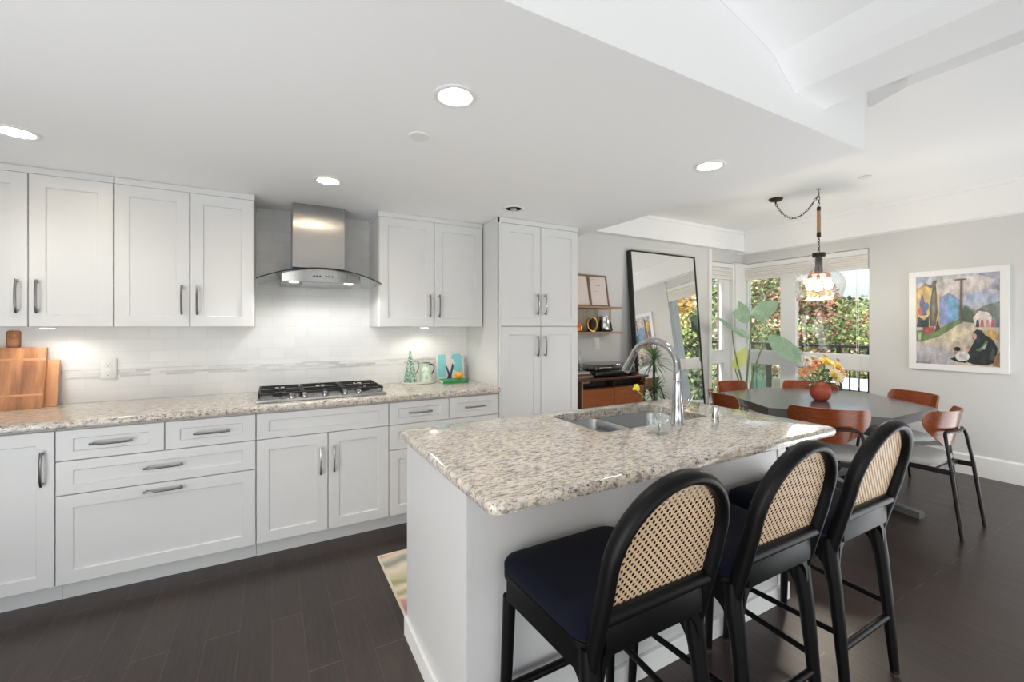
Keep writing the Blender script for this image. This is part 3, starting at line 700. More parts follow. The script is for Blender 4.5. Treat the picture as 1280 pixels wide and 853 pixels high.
bm = BM(); tube(bm, [(.19, .09, .064), (.19, .09, .09), (.18, .0, .092), (.10, -.07, .086)], .005, 8); obj('tonearm', bm, 'nickel', t)
bm = BM(); box(bm, -.265, .265, -.145, .155, .0625, .125, .01); obj('dust_cover', bm, 'smoke_acrylic', t)
for i, (bw, bd, col, z) in enumerate(((.20, .15, (150, 128, 108), 0), (.18, .14, (96, 66, 48), .022), (.15, .12, (196, 188, 178), .040))):
    t = thing('book', ['tan book at the bottom of the small stack beside the turntable', 'brown book in the middle of the small stack beside the turntable', 'pale book at the top of the small stack under the decanter'][i], 'book', (2.685, 3.42, .8668 + z), radians(4 - 4 * i), 'books stacked on the credenza'); h = .0215 if i == 0 else .0175
    bm = BM(); box(bm, -bw / 2, bw / 2, -bd / 2, bd / 2, 0, .0025); box(bm, -bw / 2, bw / 2, -bd / 2, bd / 2, h - .0025, h); box(bm, -bw / 2, bw / 2, -bd / 2 - .001, -bd / 2 + .002, 0, h); obj('cover', bm, mat('book_cover_%s' % 'abc'[i], col, .5).name, t, False)
    bm = BM(); box(bm, -bw / 2 + .004, bw / 2 - .004, -bd / 2 + .0025, bd / 2 - .004, .0026, h - .0026); obj('pages', bm, 'paper', t, False)
t = thing('decanter', 'clear glass decanter with a round stopper beside the turntable', 'decanter', (2.672, 3.42, .925))
bm = BM(); lathe(bm, [(.001, .002), (.034, .001), (.038, .01), (.034, .05), (.018, .095), (.013, .115), (.012, .15), (.017, .155)], seg=24, cap=False); obj('bottle', bm, 'clear_glass', t, angle=60)
bm = BM(); lathe(bm, [(.010, .148), (.010, .158), (.006, .162), (.018, .178), (.02, .19), (.014, .203), (0, .207)], seg=20); obj('stopper', bm, 'clear_glass', t)

# wall shelf with its things
t = thing('wall_shelf', 'two-tier oak wall shelf with brass side frame and ribbed back', 'shelf', (2.62, YM - .001, 1.30))
bm = BM(); box(bm, 0, .66, -.19, 0, .265, .285, .002); obj('shelf_board', bm, 'oak', t, False)
bm = BM(); box(bm, 0, .66, -.19, 0, 0, .02, .002); obj('shelf_board', bm, 'oak', t, False)
bm = BM(); tube(bm, [(.655, -.185, .02), (.655, -.185, .265)], .0035, 8); tube(bm, [(.655, -.01, .02), (.655, -.01, .265)], .0035, 8); obj('side_frame', bm, 'brass', t)
bm = BM()
for i in range(30): tube(bm, [(.02 + i * .0155, -.008, .021), (.02 + i * .0155, -.008, .264)], .007, 6)
obj('ribbed_back', bm, mat('ribbed_pale', (206, 196, 178), .5).name, t)
sz = 1.5855
for i, (x, w_, h_, lab) in enumerate(((2.788, .26, .345, 'pale print in a thin wooden frame, half hidden behind the pantry edge'), (3.055, .255, .345, 'pale print with a small line drawing in a thin wooden frame on the shelf'))):
    t = thing('picture_frame', lab, 'picture', (x, 3.53 + .018 * i, sz), group='framed prints on the wall shelf'); L = Matrix.Rotation(-.19 + .02 * i, 3, 'X')
    def rot(bm): bmesh.ops.rotate(bm, verts=bm.verts, cent=(0, 0, 0), matrix=L); return bm
    bm = BM(); e = .016
    box(bm, -w_ / 2, -w_ / 2 + e, 0, .018, 0, h_, .001); box(bm, w_ / 2 - e, w_ / 2, 0, .018, 0, h_, .001); box(bm, -w_ / 2 + e, w_ / 2 - e, 0, .018, 0, e, .001); box(bm, -w_ / 2 + e, w_ / 2 - e, 0, .018, h_ - e, h_, .001)
    obj('frame', rot(bm), 'frame_wood', t, False)
    bm = BM(); box(bm, -w_ / 2 + e, w_ / 2 - e, .008, .012, e, h_ - e); obj('print', rot(bm), mat('print_paper_%s' % 'ab'[i], [(226, 214, 206), (224, 212, 206)][i], .6).name, t, False)
    if i:
        bm = BM(); tube(bm, [(-.03 + .06 * k / 8, .0075, .225 + .012 * sin(pi * k / 8)) for k in range(9)], .002, 5)
        tube(bm, [(-.06 + .02 * cos(k), .0075, .29 + .012 * sin(k)) for k in range(5)], .001, 5); tube(bm, [(-.05, .0075, .18), (-.045, .0075, .165), (-.02, .0075, .17)], .001, 5); obj('line_drawing', rot(bm), 'dark_slot', t)
sb = 1.3205
t = thing('kettle', 'small copper pot at the left end of the lower shelf', 'pot', (2.76, 3.56, sb))
bm = BM(); lathe(bm, [(.04, 0), (.05, .01), (.052, .05), (.04, .085), (.038, .095)], seg=24); obj('body', bm, 'copper', t)
bm = BM(); tube(bm, bez((.045, 0, .08), (.09, 0, .09), (.09, 0, .03), (.05, 0, .025)), .004, 8); obj('handle', bm, 'brass', t)
t = thing('ring_ornament', 'gold ring ornament on the lower shelf beside the copper pot', 'ornament', (2.90, 3.50, sb))
bm = BM(); tube(bm, [(.062 * cos(a), 0, .078 + .07 * sin(a)) for a in [2 * pi * k / 32 for k in range(32)]], .009, 10, True); obj('ring', bm, 'brass', t)
bm = BM(); box(bm, -.03, .03, -.02, .02, 0, .008, .002); obj('foot', bm, 'brass', t)
t = thing('storage_jar', 'dark brown round jar on the lower shelf behind the gold ring', 'jar', (2.98, 3.585, sb))
bm = BM(); lathe(bm, [(.05, 0), (.056, .02), (.056, .10), (.045, .12)], seg=24); obj('body', bm, mat('brown_glaze', (70, 52, 36), .3).name, t)
bm = BM(); lathe(bm, [(.047, .1205), (.047, .13), (.01, .135), (.01, .145), (0, .146)], seg=24); obj('lid', bm, 'brown_glaze', t)
t = thing('milk_pitcher', 'polished steel pitcher with a black handle at the right of the lower shelf', 'pitcher', (3.11, 3.555, sb))
bm = BM(); lathe(bm, [(.058, 0), (.062, .01), (.060, .10), (.052, .15), (.055, .165), (.050, .163), (.0, .14)], seg=28); obj('body', bm, 'chrome', t)
bm = BM(); tube(bm, bez((-.055, -.02, .035), (-.06, -.09, .0), (.06, -.09, .0), (.075, -.03, .03)) + bez((.075, -.03, .03), (.09, 0, .06), (.10, 0, .12), (.055, 0, .13), 6)[1:], .008, 8); obj('handle', bm, 'black_plastic', t)

# leaning mirror
ang = math.atan2(.19, 2.24)
t = thing('floor_mirror', 'tall black-framed mirror leaning against the dining wall', 'mirror', (4.065, 3.43, 0.0)); L = Matrix.Rotation(-ang, 3, 'X'); hw, hh = .545, 2.245
def mr(bm): bmesh.ops.rotate(bm, verts=bm.verts, cent=(0, 0, 0), matrix=L); return bm
bm = BM(); e = .014
box(bm, -hw, -hw + e, -.03, .035, 0, hh); box(bm, hw - e, hw, -.03, .035, 0, hh); box(bm, -hw + e, hw - e, -.03, .035, 0, e); box(bm, -hw + e, hw - e, -.03, .035, hh - e, hh)
obj('frame', mr(bm), 'black_frame', t, False)
bm = BM(); box(bm, -hw + e, hw - e, -.022, -.018, e, hh - e); obj('mirror_glass', mr(bm), 'mirror', t, False)
bm = BM(); box(bm, -hw + e, hw - e, -.0175, .03, e, hh - e); obj('backing', mr(bm), 'black_frame', t, False)

# ------------------------------------------------------------------ plants
mat('leaf_sage', (128, 156, 128), .38); mat('leaf_dark', (104, 138, 96), .45); mat('leaf_lime', (196, 208, 120), .5); mat('stalk', (120, 138, 88), .5); mat('pot_white', (226, 224, 218), .4); mat('soil', (52, 40, 32), .95)
m = MT['leaf_sage']; v = coords(m); lk(m, ramp(m, noise(m, coords(m, (60, 60, 14)), 1, 3), [(.3, (122, 152, 124)), (.7, (150, 176, 150))]), P_(m).inputs['Base Color'])
def leaf(bm, base, tip, width, droop=.1, cup=.25, up=(0, 0, 1), n=10, twist=0, mi=0, wave=.0):
    base, tip = Vector(base), Vector(tip); ax = tip - base; L = ax.length; ax.normalize(); upv = Vector(up)
    side = ax.cross(upv)
    side = side.normalized() if side.length > 1e-4 else Vector((1, 0, 0)); nrm = side.cross(ax).normalized()
    if twist: side = Matrix.Rotation(twist, 3, ax) @ side; nrm = Matrix.Rotation(twist, 3, ax) @ nrm
    rows = []
    for i in range(n + 1):
        s = i / n; wd = width * (sin(pi * min(1, s * .93 + .05)) ** .8) * (1 - .25 * s)
        if i == n: wd = .002
        c = base + ax * (L * s) + Vector((0, 0, -1)) * droop * L * s * s
        row = []
        for j in (-1, -.5, 0, .5, 1):
            wv_ = wave * wd * sin(9 * s + j * 2.0)
            row.append(bm.verts.new(c + side * wd * j + nrm * (cup * wd * abs(j) + wv_)))
        rows.append(row)
    for a, b_ in zip(rows, rows[1:]):
        for k in range(4): f = bm.faces.new((a[k], a[k + 1], b_[k + 1], b_[k])); f.material_index = mi
def pot(t, r, h):
    bm = BM(); lathe(bm, [(r * .74, 0), (r * .8, .01), (r, h - .02), (r, h), (r * .92, h), (r * .9, h - .03), (0, h - .032)], seg=32); o = obj('pot', bm, 'pot_white', t)
    bm = BM(); lathe(bm, [(r * .89, h - .03), (0, h - .022)], seg=24); obj('soil', bm, 'soil', o)
bp = (5.05, 3.22)
t = thing('bird_of_paradise_plant', 'tall broad-leaved houseplant standing in the window corner behind the dining table', 'houseplant', (bp[0], bp[1], 0)); pot(t, .17, .34)
o3 = Vector((bp[0], bp[1], 0))
stems = [((0, 0, .31), (.02, .0, .8), (.10, -.03, 1.2), (.058, -.04, 1.51)), ((.03, .02, .31), (.02, .0, .7), (-.13, .05, .9), (-.137, .076, 1.33)),
         ((.02, -.02, .31), (.05, -.02, .7), (.14, -.10, 1.12), (.20, -.17, 1.25)), ((-.02, .03, .31), (-.04, .02, .6), (-.06, .03, .72), (-.11, .06, .86))]
for s_ in stems:
    bm = BM(); p = bez(*s_, n=14); tube(bm, p, [.014 - .008 * i / 14 for i in range(15)], 8); obj('stem', bm, 'stalk', t)
def lf(base, tip, width, m, **k):
    bm = BM(); leaf(bm, base, tip, width, **k); o = obj('leaf', bm, m, t, angle=180); return o
def at(px_, py_, out=0.0):   # offsets across the plant: along the window corner's diagonal, up, and out towards the room
    k = .00978; a_ = (px_ - 930) * k; return Vector((.874 * a_ - .486 * out, -.486 * a_ - .874 * out, 1.37 + (409 - py_) * k))
FC = (-.486, -.874, .25); FU = (-.42, -.70, .75)
lf(at(937, 394, .02), at(909, 401, .10), .105, 'leaf_sage', droop=-.30, cup=-.22, up=FC, wave=.05)
lf(at(936, 395, .02), at(969, 384, .06), .115, 'leaf_sage', droop=-.18, cup=.22, up=FC, wave=.05)
lf(at(937, 394, -.02), at(925, 374, -.06), .075, 'leaf_sage', droop=.1, cup=-.3, up=FU)
lf(at(938, 396, .05), at(951, 403, .14), .06, 'leaf_sage', droop=.15, cup=.3, up=FU)
lf(at(914, 413), at(892, 401, .05), .055, 'leaf_sage', droop=-.15, cup=.5, up=FU)
lf(at(914, 412), at(934, 427, .05), .065, 'leaf_sage', droop=-.12, cup=.5, up=FU)
lf(at(956, 420, .06), at(992, 458, .12), .135, 'leaf_sage', droop=-.12, cup=.2, up=FC, wave=.05)
lf(at(960, 422, .02), at(1003, 446, .0), .075, 'leaf_sage', droop=-.1, cup=.4, up=FU)
lf(at(917, 462), at(931, 434), .085, 'leaf_lime', droop=.0, cup=.25, up=FC)

t = thing('dracaena_plant', 'spiky dracaena houseplant in front of the leaning mirror', 'houseplant', (3.26, 3.00, 0)); pot(t, .11, .24)
bm = BM(); tube(bm, bez((0, 0, .21), (.01, 0, .5), (-.015, 0, .8), (-.005, 0, 1.08)), .012, 8); obj('trunk', bm, 'bark', t)
bm = BM(); tube(bm, bez((.03, .01, .21), (.04, .01, .4), (.01, 0, .6), (.0, -.02, .78)), .009, 8); obj('trunk', bm, 'bark', t)
for (cx_, cy_, cz_, n_, ln) in ((-.005, 0, 1.06, 84, .25), (0.0, -.02, .77, 74, .23)):
    bm = BM()
    for i in range(n_):
        a = i * 2.399; el = radians(78 - 88 * (i / n_)); l_ = ln * random.uniform(.75, 1.1)
        d_ = Vector((cos(a) * cos(el), sin(a) * cos(el), sin(el)))
        b0 = Vector((cx_, cy_, cz_ - .05 * i / n_)); leaf(bm, b0, b0 + d_ * l_, .0078, droop=.30 + .25 * random.random(), cup=.3, n=6)
    obj('leaf_crown', bm, 'leaf_dark', t, angle=180)

# ------------------------------------------------------------------ pendant lamp
px, py = 4.43, 2.11
t = thing('pendant_lamp', 'glass bell pendant lamp with a rope-wrapped stem, swagged on a chain above the table', 'pendant lamp', (px, py, ZD))
ca = Vector((3.93 - px + .45, 2.47 - py, 0)); ca = Vector((4.39 - px, 2.478 - py, 0))
bm = BM(); lathe(bm, [(.062, -.001), (.064, -.008), (.05, -.025), (.02, -.032), (.008, -.033), (.008, -.055), (0, -.056)], ca, 28); obj('ceiling_canopy', bm, 'bronze', t)
bm = BM(); lathe(bm, [(.018, -.001), (.018, -.005), (.004, -.007), (.004, -.03)], (0, 0, 0), 14); tube(bm, [(.010 * cos(a), 0, -.04 + .012 * sin(a)) for a in [2 * pi * k / 14 for k in range(14)]], .003, 6, True); obj('ceiling_hook', bm, 'nickel', t)
def chain(p, name):
    bm = BM(); L = 0; pts = [Vector(q) for q in p]; step = .026; acc = 0; cum = [0]
    for a, c in zip(pts, pts[1:]): cum.append(cum[-1] + (c - a).length)
    n = int(cum[-1] / step)
    for i in range(n):
        s = (i + .5) * step; k = max(j for j in range(len(cum)) if cum[j] <= s); k = min(k, len(pts) - 2)
        f = (s - cum[k]) / max(1e-6, cum[k + 1] - cum[k]); c = pts[k].lerp(pts[k + 1], f); dd = (pts[k + 1] - pts[k]).normalized(); u, v_ = frame_of(dd)
        w_ = u if i % 2 else v_
        tube(bm, [c + dd * .017 * cos(a) + w_ * .0085 * sin(a) for a in [2 * pi * q / 10 for q in range(10)]], .0028, 5, True)
    obj(name, bm, 'bronze', t)
sw = [ca + Vector((0, 0, -.055)) + (Vector((0, 0, -.055)) - ca - Vector((0, 0, -.055))) * 0]
A0, A1 = ca + Vector((0, 0, -.056)), Vector((0, 0, -.05)); sw = []
for i in range(21):
    f = i / 20; q = A0.lerp(A1, f); q.z -= .20 * 4 * f * (1 - f) * (1 - .25 * f); sw.append(q)
chain(sw, 'swag_chain'); chain([(0, 0, -.05), (0, 0, -.175)], 'drop_chain'); chain([(0, 0, -.44), (0, 0, -.60)], 'drop_chain')
bm = BM(); lathe(bm, [(.012, -.165), (.016, -.17), (.016, -.20), (.012, -.205)], seg=14); lathe(bm, [(.012, -.40), (.017, -.405), (.017, -.445), (.010, -.45)], seg=14); obj('stem_collars', bm, 'bronze', t)
bm = BM(); lathe(bm, [(.014, -.204)] + [(.0145 + .001 * (k % 2), -.206 - .0065 * k) for k in range(30)] + [(.014, -.402)], seg=14); obj('rope_wrap', bm, 'rope', t)
bm = BM(); lathe(bm, [(.0, -.592), (.05, -.594), (.052, -.605), (.052, -.628), (.046, -.632), (.0, -.632)], seg=28); obj('cap', bm, 'bronze', t)
bm = BM(); lathe(bm, [(.028, -.633), (.030, -.72), (.034, -.77), (.026, -.785), (0, -.786)], seg=20); sock = obj('socket_cluster', bm, 'dark_metal', t)
gp = [(.045, -.63), (.047, -.67), (.056, -.70), (.10, -.745), (.155, -.785), (.188, -.83), (.200, -.875), (.196, -.93), (.180, -.985), (.172, -1.02)]
bm = BM(); lathe(bm, gp, seg=48, cap=False); obj('glass_shade', bm, 'pendant_glass', t, angle=80)
bm = BM(); tube(bm, [(.172 * cos(a), .172 * sin(a), -1.021) for a in [2 * pi * k / 48 for k in range(48)]], .004, 8, True); obj('copper_rim', bm, 'copper', t, label='copper rim around the open glass')
for k in range(3):
    a = k * 2.094 + .5; q = Vector((.082 * cos(a), .082 * sin(a), 0))
    bm = BM(); tube(bm, [(0, 0, -.775), q * .7 + Vector((0, 0, -.785)), q + Vector((0, 0, -.80))], .009, 8); lathe(bm, [(.016, -.797), (.016, -.83), (.012, -.835)], q, 14); obj('bulb_holder', bm, 'copper', t)
    bm = BM(); lathe(bm, [(.012, -.832), (.016, -.85), (.030, -.885), (.033, -.905), (.026, -.93), (.0, -.942)], q, 20); obj('bulb', bm, 'bulb_glow', t)
    d = bpy.data.lights.new('bulb_light', 'POINT'); d.energy = 9; d.color = (1, .91, .78); d.shadow_soft_size = .03
    l = bpy.data.objects.new('bulb_light', d); C.objects.link(l); l.parent = t; l.location = q + Vector((0, 0, -.965))

# blinds, one at the top of each window
def blind(label, plane, a0, a1):
    t = thing('window_blind', label, 'blind', (0, 0, 0), group='raised blinds at the corner windows')
    def pc(bm, d0, d1, z0, z1, bev=.003):
        if plane == 'x': box(bm, 5.715 - d1, 5.715 - d0, a0, a1, z0, z1, bev)
        else: box(bm, a0, a1, 3.695 - d1, 3.695 - d0, z0, z1, bev)
    bm = BM(); pc(bm, .006, .05, 2.165, 2.222); obj('cassette', bm, 'trim_paint', t, False)
    bm = BM()
    for i in range(5): pc(bm, .010 + .003 * (i % 2), .046 + .003 * (i % 2), 2.03 + i * .0265, 2.054 + i * .0265, .004)
    obj('folded_fabric', bm, 'blind_fabric', t, False)
    bm = BM(); pc(bm, .008, .048, 2.008, 2.0285); obj('bottom_rail', bm, 'trim_paint', t, False)
    return t
blind('short raised blind at the top of the slim side window', 'y', 5.0, 5.655)
wb = blind('wide raised blind across the top of the windows behind the pendant', 'x', 2.215, 3.64)
bm = BM(); tube(bm, [(5.66, 2.30, 2.02), (5.66, 2.30, .70)], .002, 5); tube(bm, [(5.66, 2.318, 2.02), (5.66, 2.318, .72)], .002, 5); obj('pull_cord', bm, 'white_plastic', wb)

# ------------------------------------------------------------------ dining table, vase, bouquet
TX, TY = 4.14, 1.985; TZ = .742
t = thing('dining_table', 'black hexagonal dining table on a pedestal with splayed feet', 'table', (TX, TY, 0))
hexp = lambda o: [(x * (1 - o / .7), y * (1 - o / .7)) for x, y in ((.86, 0), (.37, .67), (-.37, .67), (-.76, -.02), (-.405, -.665), (.37, -.665))]
bm = BM(); loft(bm, [[(p[0], p[1], z) for p in hexp(o)] for o, z in ((.012, TZ - .07), (.002, TZ - .066), (0, TZ - .06), (0, TZ - .003), (.003, TZ))]); obj('tabletop', bm, 'table_black', t, False)
bm = BM(); lathe(bm, [(.06, .055), (.055, .10), (.05, .3), (.06, .62), (.22, TZ - .0705)], seg=6); obj('pedestal', bm, 'table_black', t, False)
for k in range(4):
    bm = BM(); prism(bm, [(.03, .05), (.03, .13), (.45, .055), (.72, .045), (.72, 0), (.66, 0), (.45, .02)], -.035, .035, 'y'); bmesh.ops.rotate(bm, verts=bm.verts, cent=(0, 0, 0), matrix=Matrix.Rotation(radians((-96, 0, 84, 180)[k]), 3, 'Z')); obj('foot', bm, 'table_black', t, False)
vx, vy = 4.10, 1.94
t = thing('round_vase', 'round coral red vase on the dining table', 'vase', (vx, vy, TZ + .0008))
bm = BM(); lathe(bm, [(.040, 0), (.055, .010), (.073, .045), (.0775, .08), (.072, .115), (.053, .142), (.033, .152), (.027, .150), (.030, .135)], seg=36, cap=False); bm.faces.new([v_ for v_ in bm.verts][:36][::-1]); m = mat('coral_glaze', (202, 96, 76), .45); obj('body', bm, 'coral_glaze', t)
t = thing('flower_bouquet', 'bouquet of cream, peach and yellow flowers in the coral vase', 'flowers', (vx, vy, TZ + .10))
mat('petal_cream', (246, 232, 190), .6); mat('petal_yellow', (244, 224, 130), .6); mat('petal_peach', (242, 190, 146), .6); mat('petal_orange', (226, 144, 78), .6); mat('petal_white', (244, 238, 228), .6); mat('flower_eye', (232, 210, 40), .6); mat('petal_rust', (196, 112, 50), .6)
fl = [(-.03, -.10, .11, .075, 'petal_cream', 'flower_eye', (-.1, -.9, .45), 'pale yellow daisy with a bright eye'), (.10, -.05, .16, .075, 'petal_yellow', 'petal_yellow', (.2, -.8, .6), 'large pale yellow chrysanthemum'),
      (.03, -.02, .20, .06, 'petal_yellow', 'flower_eye', (0, -.6, .8), None), (-.13, .0, .17, .05, 'petal_peach', 'petal_orange', (-.5, -.6, .5), 'peach bloom'), (-.16, .03, .13, .045, 'petal_peach', 'petal_orange', (-.7, -.5, .3), None),
      (.11, .02, .24, .04, 'petal_yellow', 'petal_orange', (.3, -.5, .8), None), (.20, -.02, .21, .022, 'petal_orange', 'petal_orange', (.6, -.6, .5), 'small orange bud'), (-.19, .0, .225, .045, 'petal_white', 'petal_rust', (-.3, -.8, .4), 'white flower with a rust eye'),
      (-.06, .0, .20, .035, 'petal_orange', 'petal_rust', (-.2, -.6, .7), None), (.06, -.09, .13, .06, 'petal_peach', 'petal_yellow', (.2, -.9, .3), None), (.02, .06, .22, .05, 'petal_cream', 'flower_eye', (0, .2, 1), None), (.12, .07, .17, .05, 'petal_peach', 'petal_orange', (.6, .4, .6), None)]
bm = BM()
for f in fl: tube(bm, bez((f[0] * .1, f[1] * .1, -.09), (f[0] * .15, f[1] * .15, .0), (f[0] * .5, f[1] * .5, .07), (f[0], f[1], f[2])), .003, 6)
obj('stems', bm, 'stem_green', t)
for fx_, fy_, fz_, r_, mp, me_, dr, lab in fl:
    fx_, fy_, fz_, r_ = fx_ * 1.18, fy_ * 1.18, fz_ * 1.12, r_ * 1.12
    dv = Vector(dr).normalized(); u, w_ = frame_of(dv); bm = BM(); c = Vector((fx_, fy_, fz_)); layers = 3 if r_ > .055 else 2
    for ly in range(layers):
        n_ = 12 if r_ > .03 else 7
        for k in range(n_):
            a = 2 * pi * (k + .5 * ly) / n_ + random.uniform(-.1, .1); pd = (u * cos(a) + w_ * sin(a)) * (1 - .2 * ly) + dv * (.15 + .38 * ly)
            leaf(bm, c + pd * r_ * .1, c + pd.normalized() * r_ * (1.05 - .18 * ly) * random.uniform(.9, 1.1), r_ * .2, droop=.12, cup=.3, up=dv, n=4)
    h = obj('flower_head', bm, mp, t, label=lab, angle=180)
    bm = BM(); q = c + dv * r_ * .14; sphere(bm, q, r_ * .26, 1, 1, .8, 1); obj('flower_center', bm, me_, h)
bm = BM()
for i in range(46):
    a = random.uniform(0, 2 * pi); rr = random.uniform(.05, .20); z = random.uniform(.05, .23); c = Vector((rr * cos(a) * 1.05, rr * sin(a) * .8, z))
    dv = Vector((cos(a), sin(a), random.uniform(-.3, .9))); leaf(bm, c * .7, c * .7 + dv.normalized() * random.uniform(.05, .09), random.uniform(.014, .024), droop=.2, n=5)
obj('leaves', bm, 'leaf_dark', t, angle=180)

# ------------------------------------------------------------------ dining chairs
def dining_chair(label, loc, rz):
    t = thing('dining_chair', label, 'chair', loc, rz, 'dining chairs around the hexagonal table')
    # curved plywood back, wide rounded top narrowing to the bottom, wrapping forward at the ends
    bm = BM(); nu, nv = 22, 12; F, B = [], []
    for j in range(nv + 1):
        q = j / nv; z = .562 + .243 * q
        hwid = .265 * min(1, (.34 + .66 * sin(min(1, q / .72) * pi / 2) ** 1.15)) * (1 - .10 * max(0, (q - .78) / .22) ** 2.2)
        rf, rb = [], []
        for i in range(nu + 1):
            s = -1 + 2 * i / nu; th_ = s * hwid / .30; R_ = .30
            x = R_ * sin(th_); y = -.165 + R_ * (1 - cos(th_)) * .95 - .05 * q
            nx, ny = -sin(th_), cos(th_)
            rf.append((x, y, z)); rb.append((x - nx * .012, y - ny * .012, z))
        F.append([bm.verts.new(p) for p in rf]); B.append([bm.verts.new(p) for p in rb])
    for g in (F, B):
        for a, c in zip(g, g[1:]):
            for k in range(nu): bm.faces.new((a[k], a[k + 1], c[k + 1], c[k]))
    def rim(a, c, mi=1):
        for k in range(len(a) - 1): f = bm.faces.new((a[k], a[k + 1], c[k + 1], c[k])); f.material_index = mi
    rim(F[0], B[0]); rim(F[-1], B[-1]); rim([r[0] for r in F], [r[0] for r in B]); rim([r[-1] for r in F], [r[-1] for r in B])
    obj('backrest', bm, ['walnut_ply', 'ply_edge'], t)
    # upholstered seat
    bm = BM(); R = []
    for off, z in ((.03, .432), (.004, .438), (0, .452), (.004, .468), (.022, .480), (.06, .486)):
        R.append([(p[0] * (1 - .10 * (1 if p[1] < 0 else 0) * min(1, -p[1] / .2)), p[1], z) for p in rrect(-.235 + off, .235 - off, -.145 + off, .265 - off, .09, 7)])
    loft(bm, R); obj('seat', bm, 'grey_fabric', t, angle=60)
    bm = BM()
    for s in (-1, 1):
        box(bm, s * .19 - .008, s * .19 + .008, -.235, .2, .398, .430)
    box(bm, -.19, .19, .16, .176, .40, .428); box(bm, -.19, .19, -.16, -.144, .40, .428); obj('seat_frame', bm, 'dark_metal', t, False)
    for s in (-1, 1):
        bm = BM(); tube(bm, [(s * .200, -.232, .43), (s * .212, -.285, 0)], [.0125, .0105], 10); obj('leg', bm, 'dark_metal', t)
        bm = BM(); tube(bm, [(s * .19, .185, .42), (s * .212, .235, 0)], [.0125, .0105], 10); obj('leg', bm, 'dark_metal', t)
    bm = BM(); p = [(-.200, -.232, .43)] + bez((-.186, -.205, .60), (-.182, -.198, .655), (-.16, -.182, .668), (-.13, -.196, .668), 6) + [(-.07, -.211, .668), (0, -.217, .668), (.07, -.211, .668)] + bez((.13, -.196, .668), (.16, -.182, .668), (.182, -.198, .655), (.186, -.205, .60), 6) + [(.200, -.232, .43)]
    tube(bm, p, .0105, 10); obj('back_frame', bm, 'dark_metal', t)
    return t
def seatpos(a, d=.675, sh=0):
    a_ = radians(a); return (TX + d * cos(a_) - sh * sin(a_), TY + d * sin(a_) + sh * cos(a_), 0), radians(a + 90)
p, r = seatpos(270, .69, -.07)
ch = dining_chair('dining chair standing clear on the right, thin black legs visible down to the floor', p, r)
for a, d, sh, lab in ((210, .69, 0, 'dining chair behind the island corner, its orange-brown back in front of the coral vase'), (150, .69, 0, 'dining chair at the far left of the table, its back lowest, by the air gap'),
                      (90, .675, 0, 'dining chair at the back left of the table below the broad-leaved plant'), (30, .70, 0, 'dining chair behind the coral vase with its back to the wide window'), (330, .70, 0, 'dining chair at the right end of the table beside the painting wall')):
    p, r = seatpos(a, d, sh); dup(ch, p, r, lab)

